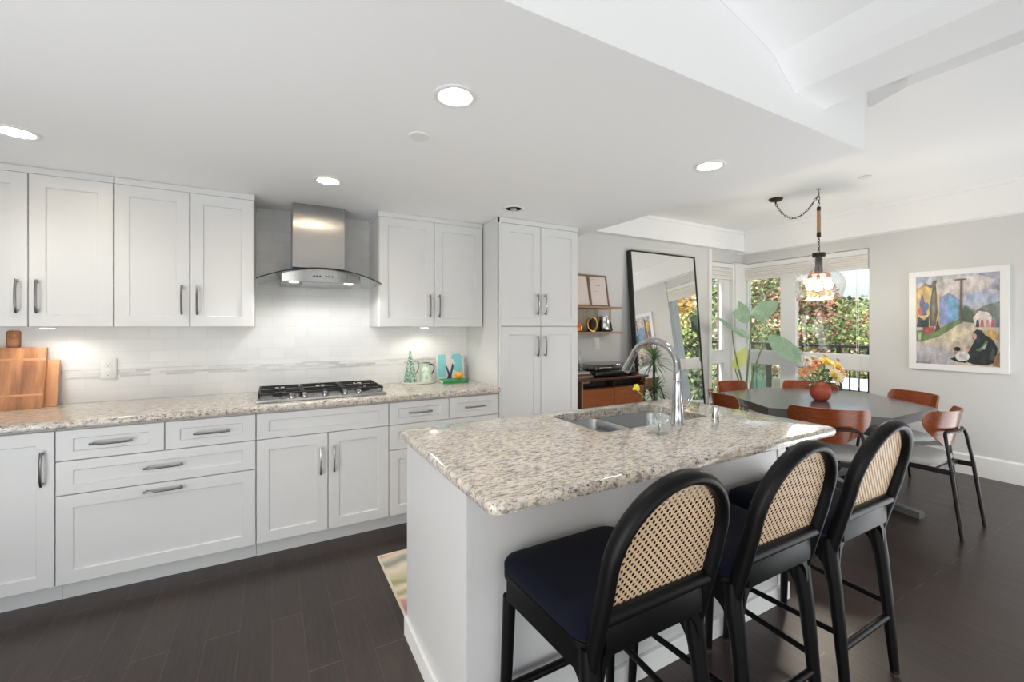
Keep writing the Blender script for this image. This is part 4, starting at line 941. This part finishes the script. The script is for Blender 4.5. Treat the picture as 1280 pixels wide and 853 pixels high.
# ------------------------------------------------------------------ bar stools
def bar_stool(label, loc, rz):
    t = thing('bar_stool', label, 'bar stool', loc, rz, 'cane-backed bar stools along the island')
    bm = BM(); R = []
    def so(off): # seat outline, rounded trapezoid
        q = rrect(-.232 + off, .232 - off, -.185 + off, .220 - off, .05, 6); return [(x * (1 - .07 * (.225 - y) / .41), y) for x, y in q]
    for off, z in ((.002, .613), (.0, .620), (0, .638), (.006, .651), (.022, .661), (.06, .667), (.12, .669)): R.append([(p[0], p[1], z) for p in so(off)])
    loft(bm, R); obj('seat', bm, 'navy_fabric', t, angle=70)
    bm = BM(); loft(bm, [[(p[0], p[1], z) for p in so(o)] for o, z in ((.004, .592), (0, .596), (0, .6125))])
    box(bm, -.195, .195, .196, .2185, .535, .598, .004)
    for s in (-1, 1): prism(bm, [(s * .2285, .172), (s * .204, .198), (s * .188, -.18), (s * .2085, -.16)], .535, .598, 'z')
    obj('seat_apron', bm, 'black_wood', t)
    def yb(z): return -.185 - (z - .60) * .27
    hwid = .189; zc = .826; pts = []
    for z in (.56, .62, .70, .77): pts.append((-hwid, yb(z) - .003, z))
    for k in range(21):
        a = pi - pi * k / 20; z = zc + .188 * sin(a); pts.append((hwid * cos(a), yb(z), z))
    for z in (.77, .70, .62, .56): pts.append((hwid, yb(z) - .003, z))
    bm = BM(); tube(bm, pts, .0172, 16, squash=(1.4, 1.0)); obj('back_frame', bm, 'black_wood', t)
    bm = BM(); zr = .688; tube(bm, [(-hwid, yb(zr) - .006, zr), (hwid, yb(zr) - .006, zr)], .019, 12); obj('back_rail', bm, 'black_wood', t)
    bm = BM(); box(bm, -.172, .172, -.214, -.187, .592, .685, .004); obj('back_apron', bm, 'black_wood', t)
    # cane panel
    bm = BM(); rows = []
    for j in range(15):
        z = zr + .012 + (zc + .188 - .012 - zr - .012) * j / 14
        hw_ = hwid - .01 if z < zc else (hwid - .01) * sqrt(max(.0, 1 - ((z - zc) / .180) ** 2))
        rows.append([bm.verts.new((-hw_ + 2 * hw_ * i / 12, yb(z) + .004, z)) for i in range(13)])
    for a, c in zip(rows, rows[1:]):
        for k in range(12):
            try: bm.faces.new((a[k], a[k + 1], c[k + 1], c[k]))
            except ValueError: pass
    obj('cane_panel', bm, 'cane', t, label='woven natural cane webbing panel')
    for s in (-1, 1):
        bm = BM(); tube(bm, [(s * .205, .195, .53), (s * .213, .200, .3), (s * .222, .212, 0)], [.021, .019, .014], 12); lg = obj('leg', bm, 'black_wood', t)
        bm = BM(); tube(bm, [(s * .184, -.170, .60), (s * .186, -.176, .52), (s * .187, -.190, .44), (s * .188, -.205, .3), (s * .19, -.232, 0)], [.028, .028, .0235, .021, .015], 12)
        hc = [(s * .17, .597), (s * .10, .597)] + [(s * (.10 + .07 * sin(k * pi / 12)), .597 - .085 * (1 - cos(k * pi / 12))) for k in range(1, 7)] + [(s * .178, .51)]
        prism(bm, hc, -.202, -.168, 'y'); hy = [(-.165, .535), (-.10, .535)] + [(-.10 - .07 * sin(k * pi / 12), .535 - .08 * (1 - cos(k * pi / 12))) for k in range(1, 7)] + [(-.178, .452)]
        prism(bm, hy, s * .168, s * .204, 'x'); lg2 = obj('leg', bm, 'black_wood', t)
        for L_, q in ((lg, (s * .222, .212)), (lg2, (s * .19, -.232))):
            g = BM(); lathe(g, [(.0145, .0), (.0155, .003), (.0155, .009)], (q[0], q[1], 0), 12); obj('foot_glide', g, 'nickel', L_)
        bm = BM(); tube(bm, [(s * .214, .20, .265), (s * .187, -.208, .265)], .0105, 10); obj('side_stretcher', bm, 'black_wood', t)
    bm = BM(); tube(bm, [(-.216, .203, .235), (.216, .203, .235)], .0135, 10); obj('footrest', bm, 'black_wood', t)
    bm = BM(); tube(bm, [(-.188, -.212, .215), (.188, -.212, .215)], .0125, 10); obj('rear_stretcher', bm, 'black_wood', t)
    return t
st = bar_stool('cane-backed black bar stool closest to the camera, its navy seat fully visible', (.855, .988, 0), 0)
dup(st, (1.405, .988, 0), 0, 'cane-backed black bar stool in the middle of the three at the island')
dup(st, (1.970, .988, 0), 0, 'cane-backed black bar stool farthest along the island, next to the dining chairs')

# ------------------------------------------------------------------ rug
m = mat('rug_weave', (190, 176, 150), .95); v = coords(m); nz = noise(m, v, 3.2, 3)
sp = nd(m, 'ShaderNodeSeparateXYZ'); lk(m, v, sp.inputs[0])
a1 = nd(m, 'ShaderNodeMath', operation='MULTIPLY_ADD'); a1.inputs[1].default_value = .22; lk(m, nz, a1.inputs[0]); lk(m, sp.outputs[1], a1.inputs[2])
a2 = nd(m, 'ShaderNodeMath', operation='MULTIPLY'); a2.inputs[1].default_value = 1.7; lk(m, a1.outputs[0], a2.inputs[0])
a3 = nd(m, 'ShaderNodeMath', operation='FRACT'); lk(m, a2.outputs[0], a3.inputs[0])
rc = ramp(m, a3.outputs[0], [(0, (220, 208, 186)), (.1, (150, 150, 138)), (.2, (214, 200, 176)), (.3, (186, 124, 120)), (.42, (206, 150, 140)), (.5, (224, 212, 190)), (.58, (176, 168, 122)), (.66, (222, 212, 188)), (.74, (162, 156, 112)), (.84, (200, 192, 156)), (1, (222, 210, 188))])
m.node_tree.nodes[-1].color_ramp.interpolation = 'EASE'
lk(m, rc, P_(m).inputs['Base Color']); bump(m, noise(m, v, 300, 2), .3, .002)
t = thing('rug', 'striped multicolour rug with a cream edge on the floor behind the island', 'rug', (.545, 1.98, .0005))
bm = BM(); box(bm, .012, 1.75, .012, .635, 0, .008, .002); obj('pile', bm, 'rug_weave', t, False)
bm = BM(); box(bm, 0, .012, 0, .647, 0, .009, .002); box(bm, 1.75, 1.762, 0, .647, 0, .009, .002); box(bm, .012, 1.75, .635, .647, 0, .009, .002); box(bm, .012, 1.75, 0, .012, 0, .009, .002); obj('binding', bm, mat('rug_edge', (214, 204, 188), .9).name, t, False)

# ------------------------------------------------------------------ painting
t = thing('framed_painting', 'white-framed painting of a sunny village street with a seated dark figure', 'painting', (XR - .001, 1.52, 1.437))
FW, FH = .68, .965; e = .055; bm = BM()
box(bm, -.036, 0, -FW / 2, -FW / 2 + e, -FH / 2, FH / 2, .002); box(bm, -.036, 0, FW / 2 - e, FW / 2, -FH / 2, FH / 2, .002)
box(bm, -.036, 0, -FW / 2 + e, FW / 2 - e, -FH / 2, -FH / 2 + e, .002); box(bm, -.036, 0, -FW / 2 + e, FW / 2 - e, FH / 2 - e, FH / 2, .002); obj('frame', bm, 'trim_paint', t, False)
cw, chh = FW - 2 * e, FH - 2 * e; cols = []; bm = BM(); lay = [0]
def paint(rgb, poly):
    if rgb not in cols: cols.append(rgb)
    lay[0] += 1; x = -.016 - lay[0] * .00025
    f = bm.faces.new([bm.verts.new((x, cw / 2 - s * cw, -chh / 2 + q * chh)) for s, q in poly]); f.material_index = cols.index(rgb)
def rect(a, b_, c, d_): return [(a, b_), (c, b_), (c, d_), (a, d_)]
def blob(cx_, cy_, rx, ry, n=12): return [(min(1, max(0, cx_ + rx * cos(2 * pi * k / n))), min(1, max(0, cy_ + ry * sin(2 * pi * k / n)))) for k in range(n)]
paint((196, 196, 208), rect(0, 0, 1, 1)); paint((214, 204, 198), [(0, .9), (.2, .93), (.5, .98), (.8, .97), (.95, .9), (.88, .84), (.6, .8), (.4, .72), (0, .75)])
paint((160, 172, 196), [(0, .92), (.12, .95), (.2, 1), (0, 1)]); paint((172, 172, 194), [(.72, 1), (1, 1), (1, .8), (.86, .83), (.95, .92)]); paint((178, 188, 214), [(.6, .76), (.8, .8), (1, .76), (1, .68), (.6, .66)])
paint((226, 192, 118), [(0, .85), (.1, .9), (.2, .88), (.31, .78), (.31, .42), (0, .42)]); paint((198, 150, 92), [(0, .86), (.1, .91), (.2, .89), (.2, .875), (.1, .89), (0, .845)])
paint((128, 116, 170), [(.05, .55), (.04, .7), (.075, .82), (.11, .7), (.14, .56)]); paint((104, 150, 186), blob(.13, .66, .035, .05)); paint((206, 110, 80), blob(.05, .6, .03, .05)); paint((70, 84, 92), [(0, .42), (.02, .55), (.1, .5), (.17, .56), (.16, .42)])
paint((136, 156, 206), [(.3, .74), (.42, .79), (.54, .71), (.54, .46), (.3, .44)]); paint((118, 176, 222), [(.41, .785), (.54, .71), (.54, .48), (.41, .5)]); paint((150, 150, 186), [(.3, .755), (.42, .805), (.55, .72), (.54, .705), (.42, .785), (.3, .735)])
paint((110, 106, 104), [(.18, .43), (.17, .62), (.195, .78), (.22, .92), (.25, .92), (.265, .78), (.275, .6), (.25, .43)]); paint((146, 140, 124), [(.2, .5), (.2, .7), (.225, .85), (.24, .85), (.245, .7), (.235, .5)]); paint((112, 116, 112), [(.1, .93), (.19, .9), (.22, .955), (.27, .95), (.24, .87), (.17, .87)])
paint((132, 148, 142), [(.56, .58), (.63, .66), (.72, .6), (.86, .66), (1, .69), (1, .45), (.56, .45)]); paint((92, 116, 92), [(.56, .5), (.6, .66), (.68, .6), (.77, .52), (.7, .46)])
paint((206, 194, 172), [(0, .3), (.3, .36), (.55, .48), (.75, .46), (1, .42), (1, 0), (0, 0)]); paint((184, 180, 186), [(0, .22), (.3, .2), (.5, .12), (.45, 0), (0, 0)]); paint((222, 206, 170), [(.3, .3), (.55, .42), (.68, .38), (.55, .26)])
paint((112, 142, 88), [(0, .26), (0, .38), (.3, .41), (.56, .52), (.55, .46), (.29, .31), (.05, .25)]); paint((196, 200, 160), [(.02, .27), (.02, .36), (.06, .36), (.06, .27)]); paint((194, 84, 96), [(.08, .42), (.23, .42), (.2, .34), (.12, .34)]); paint((120, 60, 78), [(.24, .36), (.27, .5), (.31, .4)])
paint((226, 212, 204), [(.7, .52), (.77, .6), (.86, .59), (.91, .54), (.9, .44), (.72, .44)]); paint((132, 116, 128), [(.7, .53), (.77, .615), (.87, .6), (.92, .55), (.86, .58), (.77, .595)])
for a, c in ((.73, (70, 74, 100)), (.78, (196, 120, 106)), (.84, (210, 140, 120)), (.9, (190, 96, 96)), (.95, (110, 120, 160))): paint(c, [(a, .42), (a + .012, .5), (a + .035, .5), (a + .045, .42)])
paint((126, 104, 88), [(.555, .95), (.58, .95), (.578, .46), (.545, .46)]); paint((126, 104, 88), rect(.49, .935, .63, .95)); paint((126, 110, 100), rect(.57, .70, .68, .708))
paint((208, 160, 92), [(.84, .36), (.9, .41), (.96, .36), (.99, .28), (.9, .3)]); paint((40, 48, 50), [(.58, .06), (.66, .17), (.70, .24), (.73, .30), (.78, .34), (.86, .33), (.93, .28), (.97, .2), (.95, .05), (.85, .015), (.7, .02)])
paint((44, 58, 56), [(.695, .30), (.70, .36), (.745, .395), (.80, .385), (.835, .34), (.84, .28), (.78, .25), (.74, .27)]); paint((206, 150, 122), [(.70, .345), (.725, .36), (.745, .33), (.74, .295), (.715, .285), (.70, .31)])
paint((96, 124, 100), [(.73, .17), (.80, .215), (.845, .28), (.87, .27), (.84, .20), (.78, .16)]); paint((176, 190, 176), [(.80, .19), (.845, .25), (.86, .24), (.83, .18)]); paint((64, 78, 82), [(.88, .08), (.92, .2), (.95, .18), (.93, .07)]); paint((196, 150, 124), [(.625, .19), (.645, .225), (.675, .215), (.665, .185)])
paint((44, 42, 44), [(.43, .07), (.5, .04), (.62, .03), (.62, .07), (.5, .09)]); paint((222, 216, 214), blob(.58, .1, .085, .055)); paint((36, 34, 38), blob(.52, .18, .04, .025)); paint((190, 130, 104), blob(.5, .14, .02, .022)); paint((168, 116, 84), [(.92, .02), (.95, .12), (1, .16), (1, 0)])
paint((150, 150, 160), [(0, .03), (.2, .02), (.18, .0), (0, .0)])
ms = ['paint_pigment_%d' % i for i in range(len(cols))]
for nme, c in zip(ms, cols):
    m = mat(nme, c, .6); g_ = sum(c) / 3; c = tuple(.82 * q + .18 * g_ for q in c)
    dk, lt = tuple(max(0, q * .84 - 4) for q in c), tuple(min(255, q * 1.10 + 8) for q in c)
    lk(m, ramp(m, noise(m, coords(m, (1, 2.2, 1)), 11, 4, .6), [(.32, dk), (.68, lt), (.5, c)]), P_(m).inputs['Base Color'])
obj('canvas', bm, ms, t, False)
bm = BM(); box(bm, -.0155, -.001, -cw / 2 - .002, cw / 2 + .002, -chh / 2 - .002, chh / 2 + .002); obj('backing_board', bm, 'trim_paint', t, False)

# ------------------------------------------------------------------ outside the windows
b = BM(); box(b, 5.91, 7.75, -3.5, 5.6, -.25, -.06)
struct('balcony_floor', b, mat('concrete', (168, 166, 160), .8).name, 'grey concrete balcony floor outside the windows', 'balcony')
b = BM(); box(b, 6.0, 60, -45, 60, -1.4, -1.3); box(b, -30, 6.0, 4.0, 60, -1.4, -1.3)
struct('ground', b, mat('ground_cover', (112, 116, 92), .9).name, 'green-grey ground far below the balcony', 'ground')
t = thing('balcony_railing', 'dark metal balcony railing with greenish glass panels outside the windows', 'railing', (7.5, 0, -.06))
bm = BM(); box(bm, -.03, .03, -3.4, 5.4, 1.12, 1.16, .004); obj('top_rail', bm, 'dark_metal', t, False)
bm = BM(); box(bm, -.02, .02, -3.4, 5.4, .10, .13); obj('bottom_rail', bm, 'dark_metal', t, False)
for y in (-3.3, -2.0, -.7, .6, 1.9, 3.29, 4.35, 5.3):
    bm = BM(); box(bm, -.03, .03, y - .03, y + .03, 0, 1.12); obj('post', bm, 'dark_metal', t, False)
ys = (-3.3, -2.0, -.7, .6, 1.9, 3.29, 4.35, 5.3)
for k in range(11):
    bm = BM(); box(bm, -.008, .008, 1.99 + k * .116, 2.006 + k * .116, .135, 1.115); obj('baluster', bm, 'dark_metal', t, False)
for a, c in zip(ys, ys[1:]):
    if a == 1.9: continue
    bm = BM(); box(bm, -.005, .005, a + .04, c - .04, .135, 1.04); obj('glass_panel', bm, 'teal_glass' if a > 3.9 or a < -1 else 'window_glass', t, False)
t = thing('balcony_railing', 'dark slatted railing outside the slim side window', 'railing', (5.91, 5.5, -.06))
bm = BM(); box(bm, 0, 1.55, -.025, .025, 1.12, 1.16); obj('top_rail', bm, 'dark_metal', t, False)
for i in range(14):
    bm = BM(); box(bm, .05 + i * .11, .07 + i * .11, -.01, .01, 0, 1.12); obj('baluster', bm, 'dark_metal', t, False)
bm = BM(); tube(bm, [(6.02, 4.22, -.06), (6.02, 4.22, 3.2)], .055, 14); tag(obj('drainpipe', bm, mat('maroon_metal', (112, 92, 96), .5).name), 'dull maroon pipe outside the slim side window', 'pipe')

leafcols = {'leaf_green': (108, 130, 82), 'leaf_bright': (172, 188, 116), 'leaf_deep_shade': (58, 74, 52), 'leaf_red': (140, 96, 78), 'leaf_blush': (222, 188, 166), 'leaf_gold': (206, 172, 92), 'leaf_cream': (222, 216, 192)}  # deep leaves paint shaded gaps in the foliage; blush ones partly pale highlights
for k, c in leafcols.items(): mat(k, c, .55)
def tree(label, x, y, z0, blobs, mats, n, size=.10, trunk=.09, seed=1):
    blobs = [(q[0], q[1], q[2] + .3, q[3], q[4]) for q in blobs]
    rnd = random.Random(seed); t = thing('garden_tree', label, 'tree', (x, y, z0), group='trees beyond the balcony')
    bm = BM(); top = max(bl[2] for bl in blobs); tube(bm, [(0, 0, 0), (.06, .03, top * .4), (-.04, .05, top * .75), (.02, 0, top)], [trunk, trunk * .8, trunk * .5, trunk * .2], 10); obj('trunk', bm, 'bark', t)
    bm = BM()
    for bl in blobs:
        tube(bm, [(0, 0, bl[2] * .55), (bl[0] * .5, bl[1] * .5, bl[2] * .8), (bl[0], bl[1], bl[2])], [trunk * .35, trunk * .22, .008], 6)
    obj('branches', bm, 'bark', t)
    verts, faces, mi = [], [], []; tot = sum(bl[3] * bl[4] for bl in blobs); ml = [m_ for m_, w_ in mats for _ in range(w_)]; names = [m_ for m_, _ in mats]
    for bl in blobs:
        cl = [(rnd.uniform(-1, 1), rnd.uniform(-1, 1), rnd.uniform(-1, 1), rnd.choice(ml)) for _ in range(26)]
        for _ in range(int(n * bl[3] * bl[4] / tot)):
            a = rnd.uniform(0, 2 * pi); cz = rnd.uniform(-1, 1); rr = rnd.random() ** .42; s_ = sqrt(1 - cz * cz)
            ux, uy, uz = rr * s_ * cos(a), rr * s_ * sin(a), rr * cz
            c = min(cl, key=lambda q: (q[0] - ux) ** 2 + (q[1] - uy) ** 2 + (q[2] - uz) ** 2)
            p_ = Vector((bl[0] + bl[3] * ux, bl[1] + bl[3] * uy, bl[2] + bl[4] * uz))
            d_ = Vector((rnd.uniform(-1, 1), rnd.uniform(-1, 1), rnd.uniform(-.5, .8))).normalized(); u, w_ = frame_of(d_); l_ = size * rnd.uniform(.7, 1.4)
            w_ = w_ * .42 + Vector((0, 0, rnd.uniform(-.1, .1))); i0 = len(verts)
            verts += [p_, p_ + u * l_ * .5 + w_ * l_, p_ + u * l_ + d_ * l_ * .15, p_ + u * l_ * .5 - w_ * l_]; faces.append((i0, i0 + 1, i0 + 2, i0 + 3))
            mi.append(names.index(c[3] if rnd.random() < .7 else rnd.choice(ml)))
    me = bpy.data.meshes.new('foliage'); me.from_pydata(verts, [], faces)
    for m_ in names: me.materials.append(MT[m_])
    me.polygons.foreach_set('material_index', mi); o = bpy.data.objects.new('foliage', me); C.objects.link(o); o.parent = t
    return t
g = -1.3
tree('red-leaved maple tree straight beyond the wide window', 13.2, 6.1, g, [(0, 0, 2.5, 1.0, .75), (.3, -.8, 2.0, .8, .65), (-.2, .8, 2.1, .9, .7), (.2, 0, 1.4, 1.1, .6), (0, .5, 3.2, .8, .5)], [('leaf_red', 5), ('leaf_blush', 2), ('leaf_green', 4), ('leaf_bright', 2), ('leaf_deep_shade', 2)], 9000, .085, seed=3)
tree('bushy light green tree at the right of the wide window', 16.4, 6.4, g, [(0, -.6, 2.5, 1.2, 1.0), (0, .7, 2.2, 1.1, .9), (.2, .2, 1.2, 1.4, .8)], [('leaf_green', 5), ('leaf_bright', 4), ('leaf_cream', 1), ('leaf_deep_shade', 2)], 7000, .11, seed=4)
tree('tall mixed green tree beyond the narrow window', 15.2, 9.5, g, [(0, 0, 3.2, 1.2, 1.0), (.2, -.5, 4.3, 1.0, .8), (-.2, .6, 2.2, 1.1, .8), (0, -.3, 1.2, 1.2, .7)], [('leaf_bright', 3), ('leaf_green', 5), ('leaf_blush', 2), ('leaf_red', 2), ('leaf_cream', 1), ('leaf_deep_shade', 2)], 8000, .095, seed=5)
tree('dark green tree beyond the slim side window', 10.0, 7.5, g, [(0, 0, 2.6, 1.0, .9), (.2, .3, 3.8, .9, .8), (0, .2, 1.4, 1.0, .8)], [('leaf_green', 4), ('leaf_deep_shade', 3), ('leaf_bright', 3), ('leaf_cream', 1)], 3600, .10, seed=6)
tree('golden-topped tree seen only in the leaning mirror', 13.0, -2.4, g, [(0, 0, 4.6, 1.5, 1.2), (.3, .8, 5.4, 1.3, 1.0), (-.2, -.8, 3.6, 1.4, 1.1), (0, .5, 3.4, 1.5, 1.1)], [('leaf_gold', 4), ('leaf_blush', 3), ('leaf_cream', 2), ('leaf_green', 1)], 5000, .16, seed=7)
tree('low green tree in front of the golden one, seen only in the leaning mirror', 9.9, -.9, g, [(0, 0, 2.2, 1.0, .8), (.2, .5, 2.9, .9, .7), (0, -.6, 1.6, 1.0, .8), (.2, .4, 1.1, 1.1, .7)], [('leaf_green', 4), ('leaf_bright', 4), ('leaf_deep_shade', 2)], 4200, .11, seed=8)
tree('deep green background tree far behind the maple', 21.0, 10.5, g, [(0, -1.0, 2.2, 2.2, 1.5), (.5, 1.4, 3.0, 2.0, 1.7), (0, .5, 1.2, 2.4, 1.2)], [('leaf_deep_shade', 3), ('leaf_green', 4), ('leaf_bright', 3)], 4500, .2, seed=9)
tree('deep green background tree at the far right beyond the railing', 21.0, -4.0, g, [(0, 1.0, 3.0, 2.2, 1.7), (.5, -1.4, 3.6, 2.0, 1.8), (0, 0, 1.6, 2.4, 1.2)], [('leaf_deep_shade', 3), ('leaf_green', 4), ('leaf_gold', 1)], 4500, .2, seed=10)
tree('tall background tree far beyond the slim side window', 15.0, 13.5, g, [(0, 0, 3.4, 1.8, 1.7), (.3, .8, 4.8, 1.5, 1.3), (0, -.5, 1.6, 1.8, 1.2)], [('leaf_deep_shade', 3), ('leaf_green', 4), ('leaf_bright', 3)], 4500, .18, seed=11)

# parked car glimpsed between railing bars
t = thing('parked_car', 'pale blue parked car glimpsed low through the wide window', 'car', (11.2, 4.2, -1.3), radians(98))
mat('car_paint', (206, 220, 236), .25); mat('car_glass', (60, 72, 84), .1); mat('tyre', (24, 24, 24), .8)
side = [(-2.1, .35), (-2.15, .75), (-1.9, .95), (-1.25, 1.02), (-.65, 1.46), (.75, 1.48), (1.35, 1.05), (2.0, .92), (2.15, .6), (2.1, .35)]
bm = BM(); loft(bm, [[(x, y * (1 if z < 1.1 else .82), z) for x, z in side] for y in (-.86, .86)]); obj('body', bm, 'car_paint', t, angle=30)
for s in (-1, 1):
    bm = BM(); prism(bm, [(-1.1, 1.06), (-.62, 1.38), (.68, 1.4), (1.12, 1.06)], s * .865 if s > 0 else -.875, s * .875 if s > 0 else -.865, 'y'); obj('side_window', bm, 'car_glass', t, False)
    for x in (-1.3, 1.35):
        bm = BM(); lathe(bm, [(.0, s * .72), (.31, s * .72), (.33, s * .74), (.33, s * .88), (.3, s * .9), (0, s * .9)], (x, 0, .33), 24, axis='y'); obj('wheel', bm, 'tyre', t)
bm = BM(); prism(bm, [(-.7, 1.08), (.7, 1.08), (.6, 1.4), (-.6, 1.4)], 1.08, 1.10, 'x'); obj('windscreen', bm, 'car_glass', t, False)
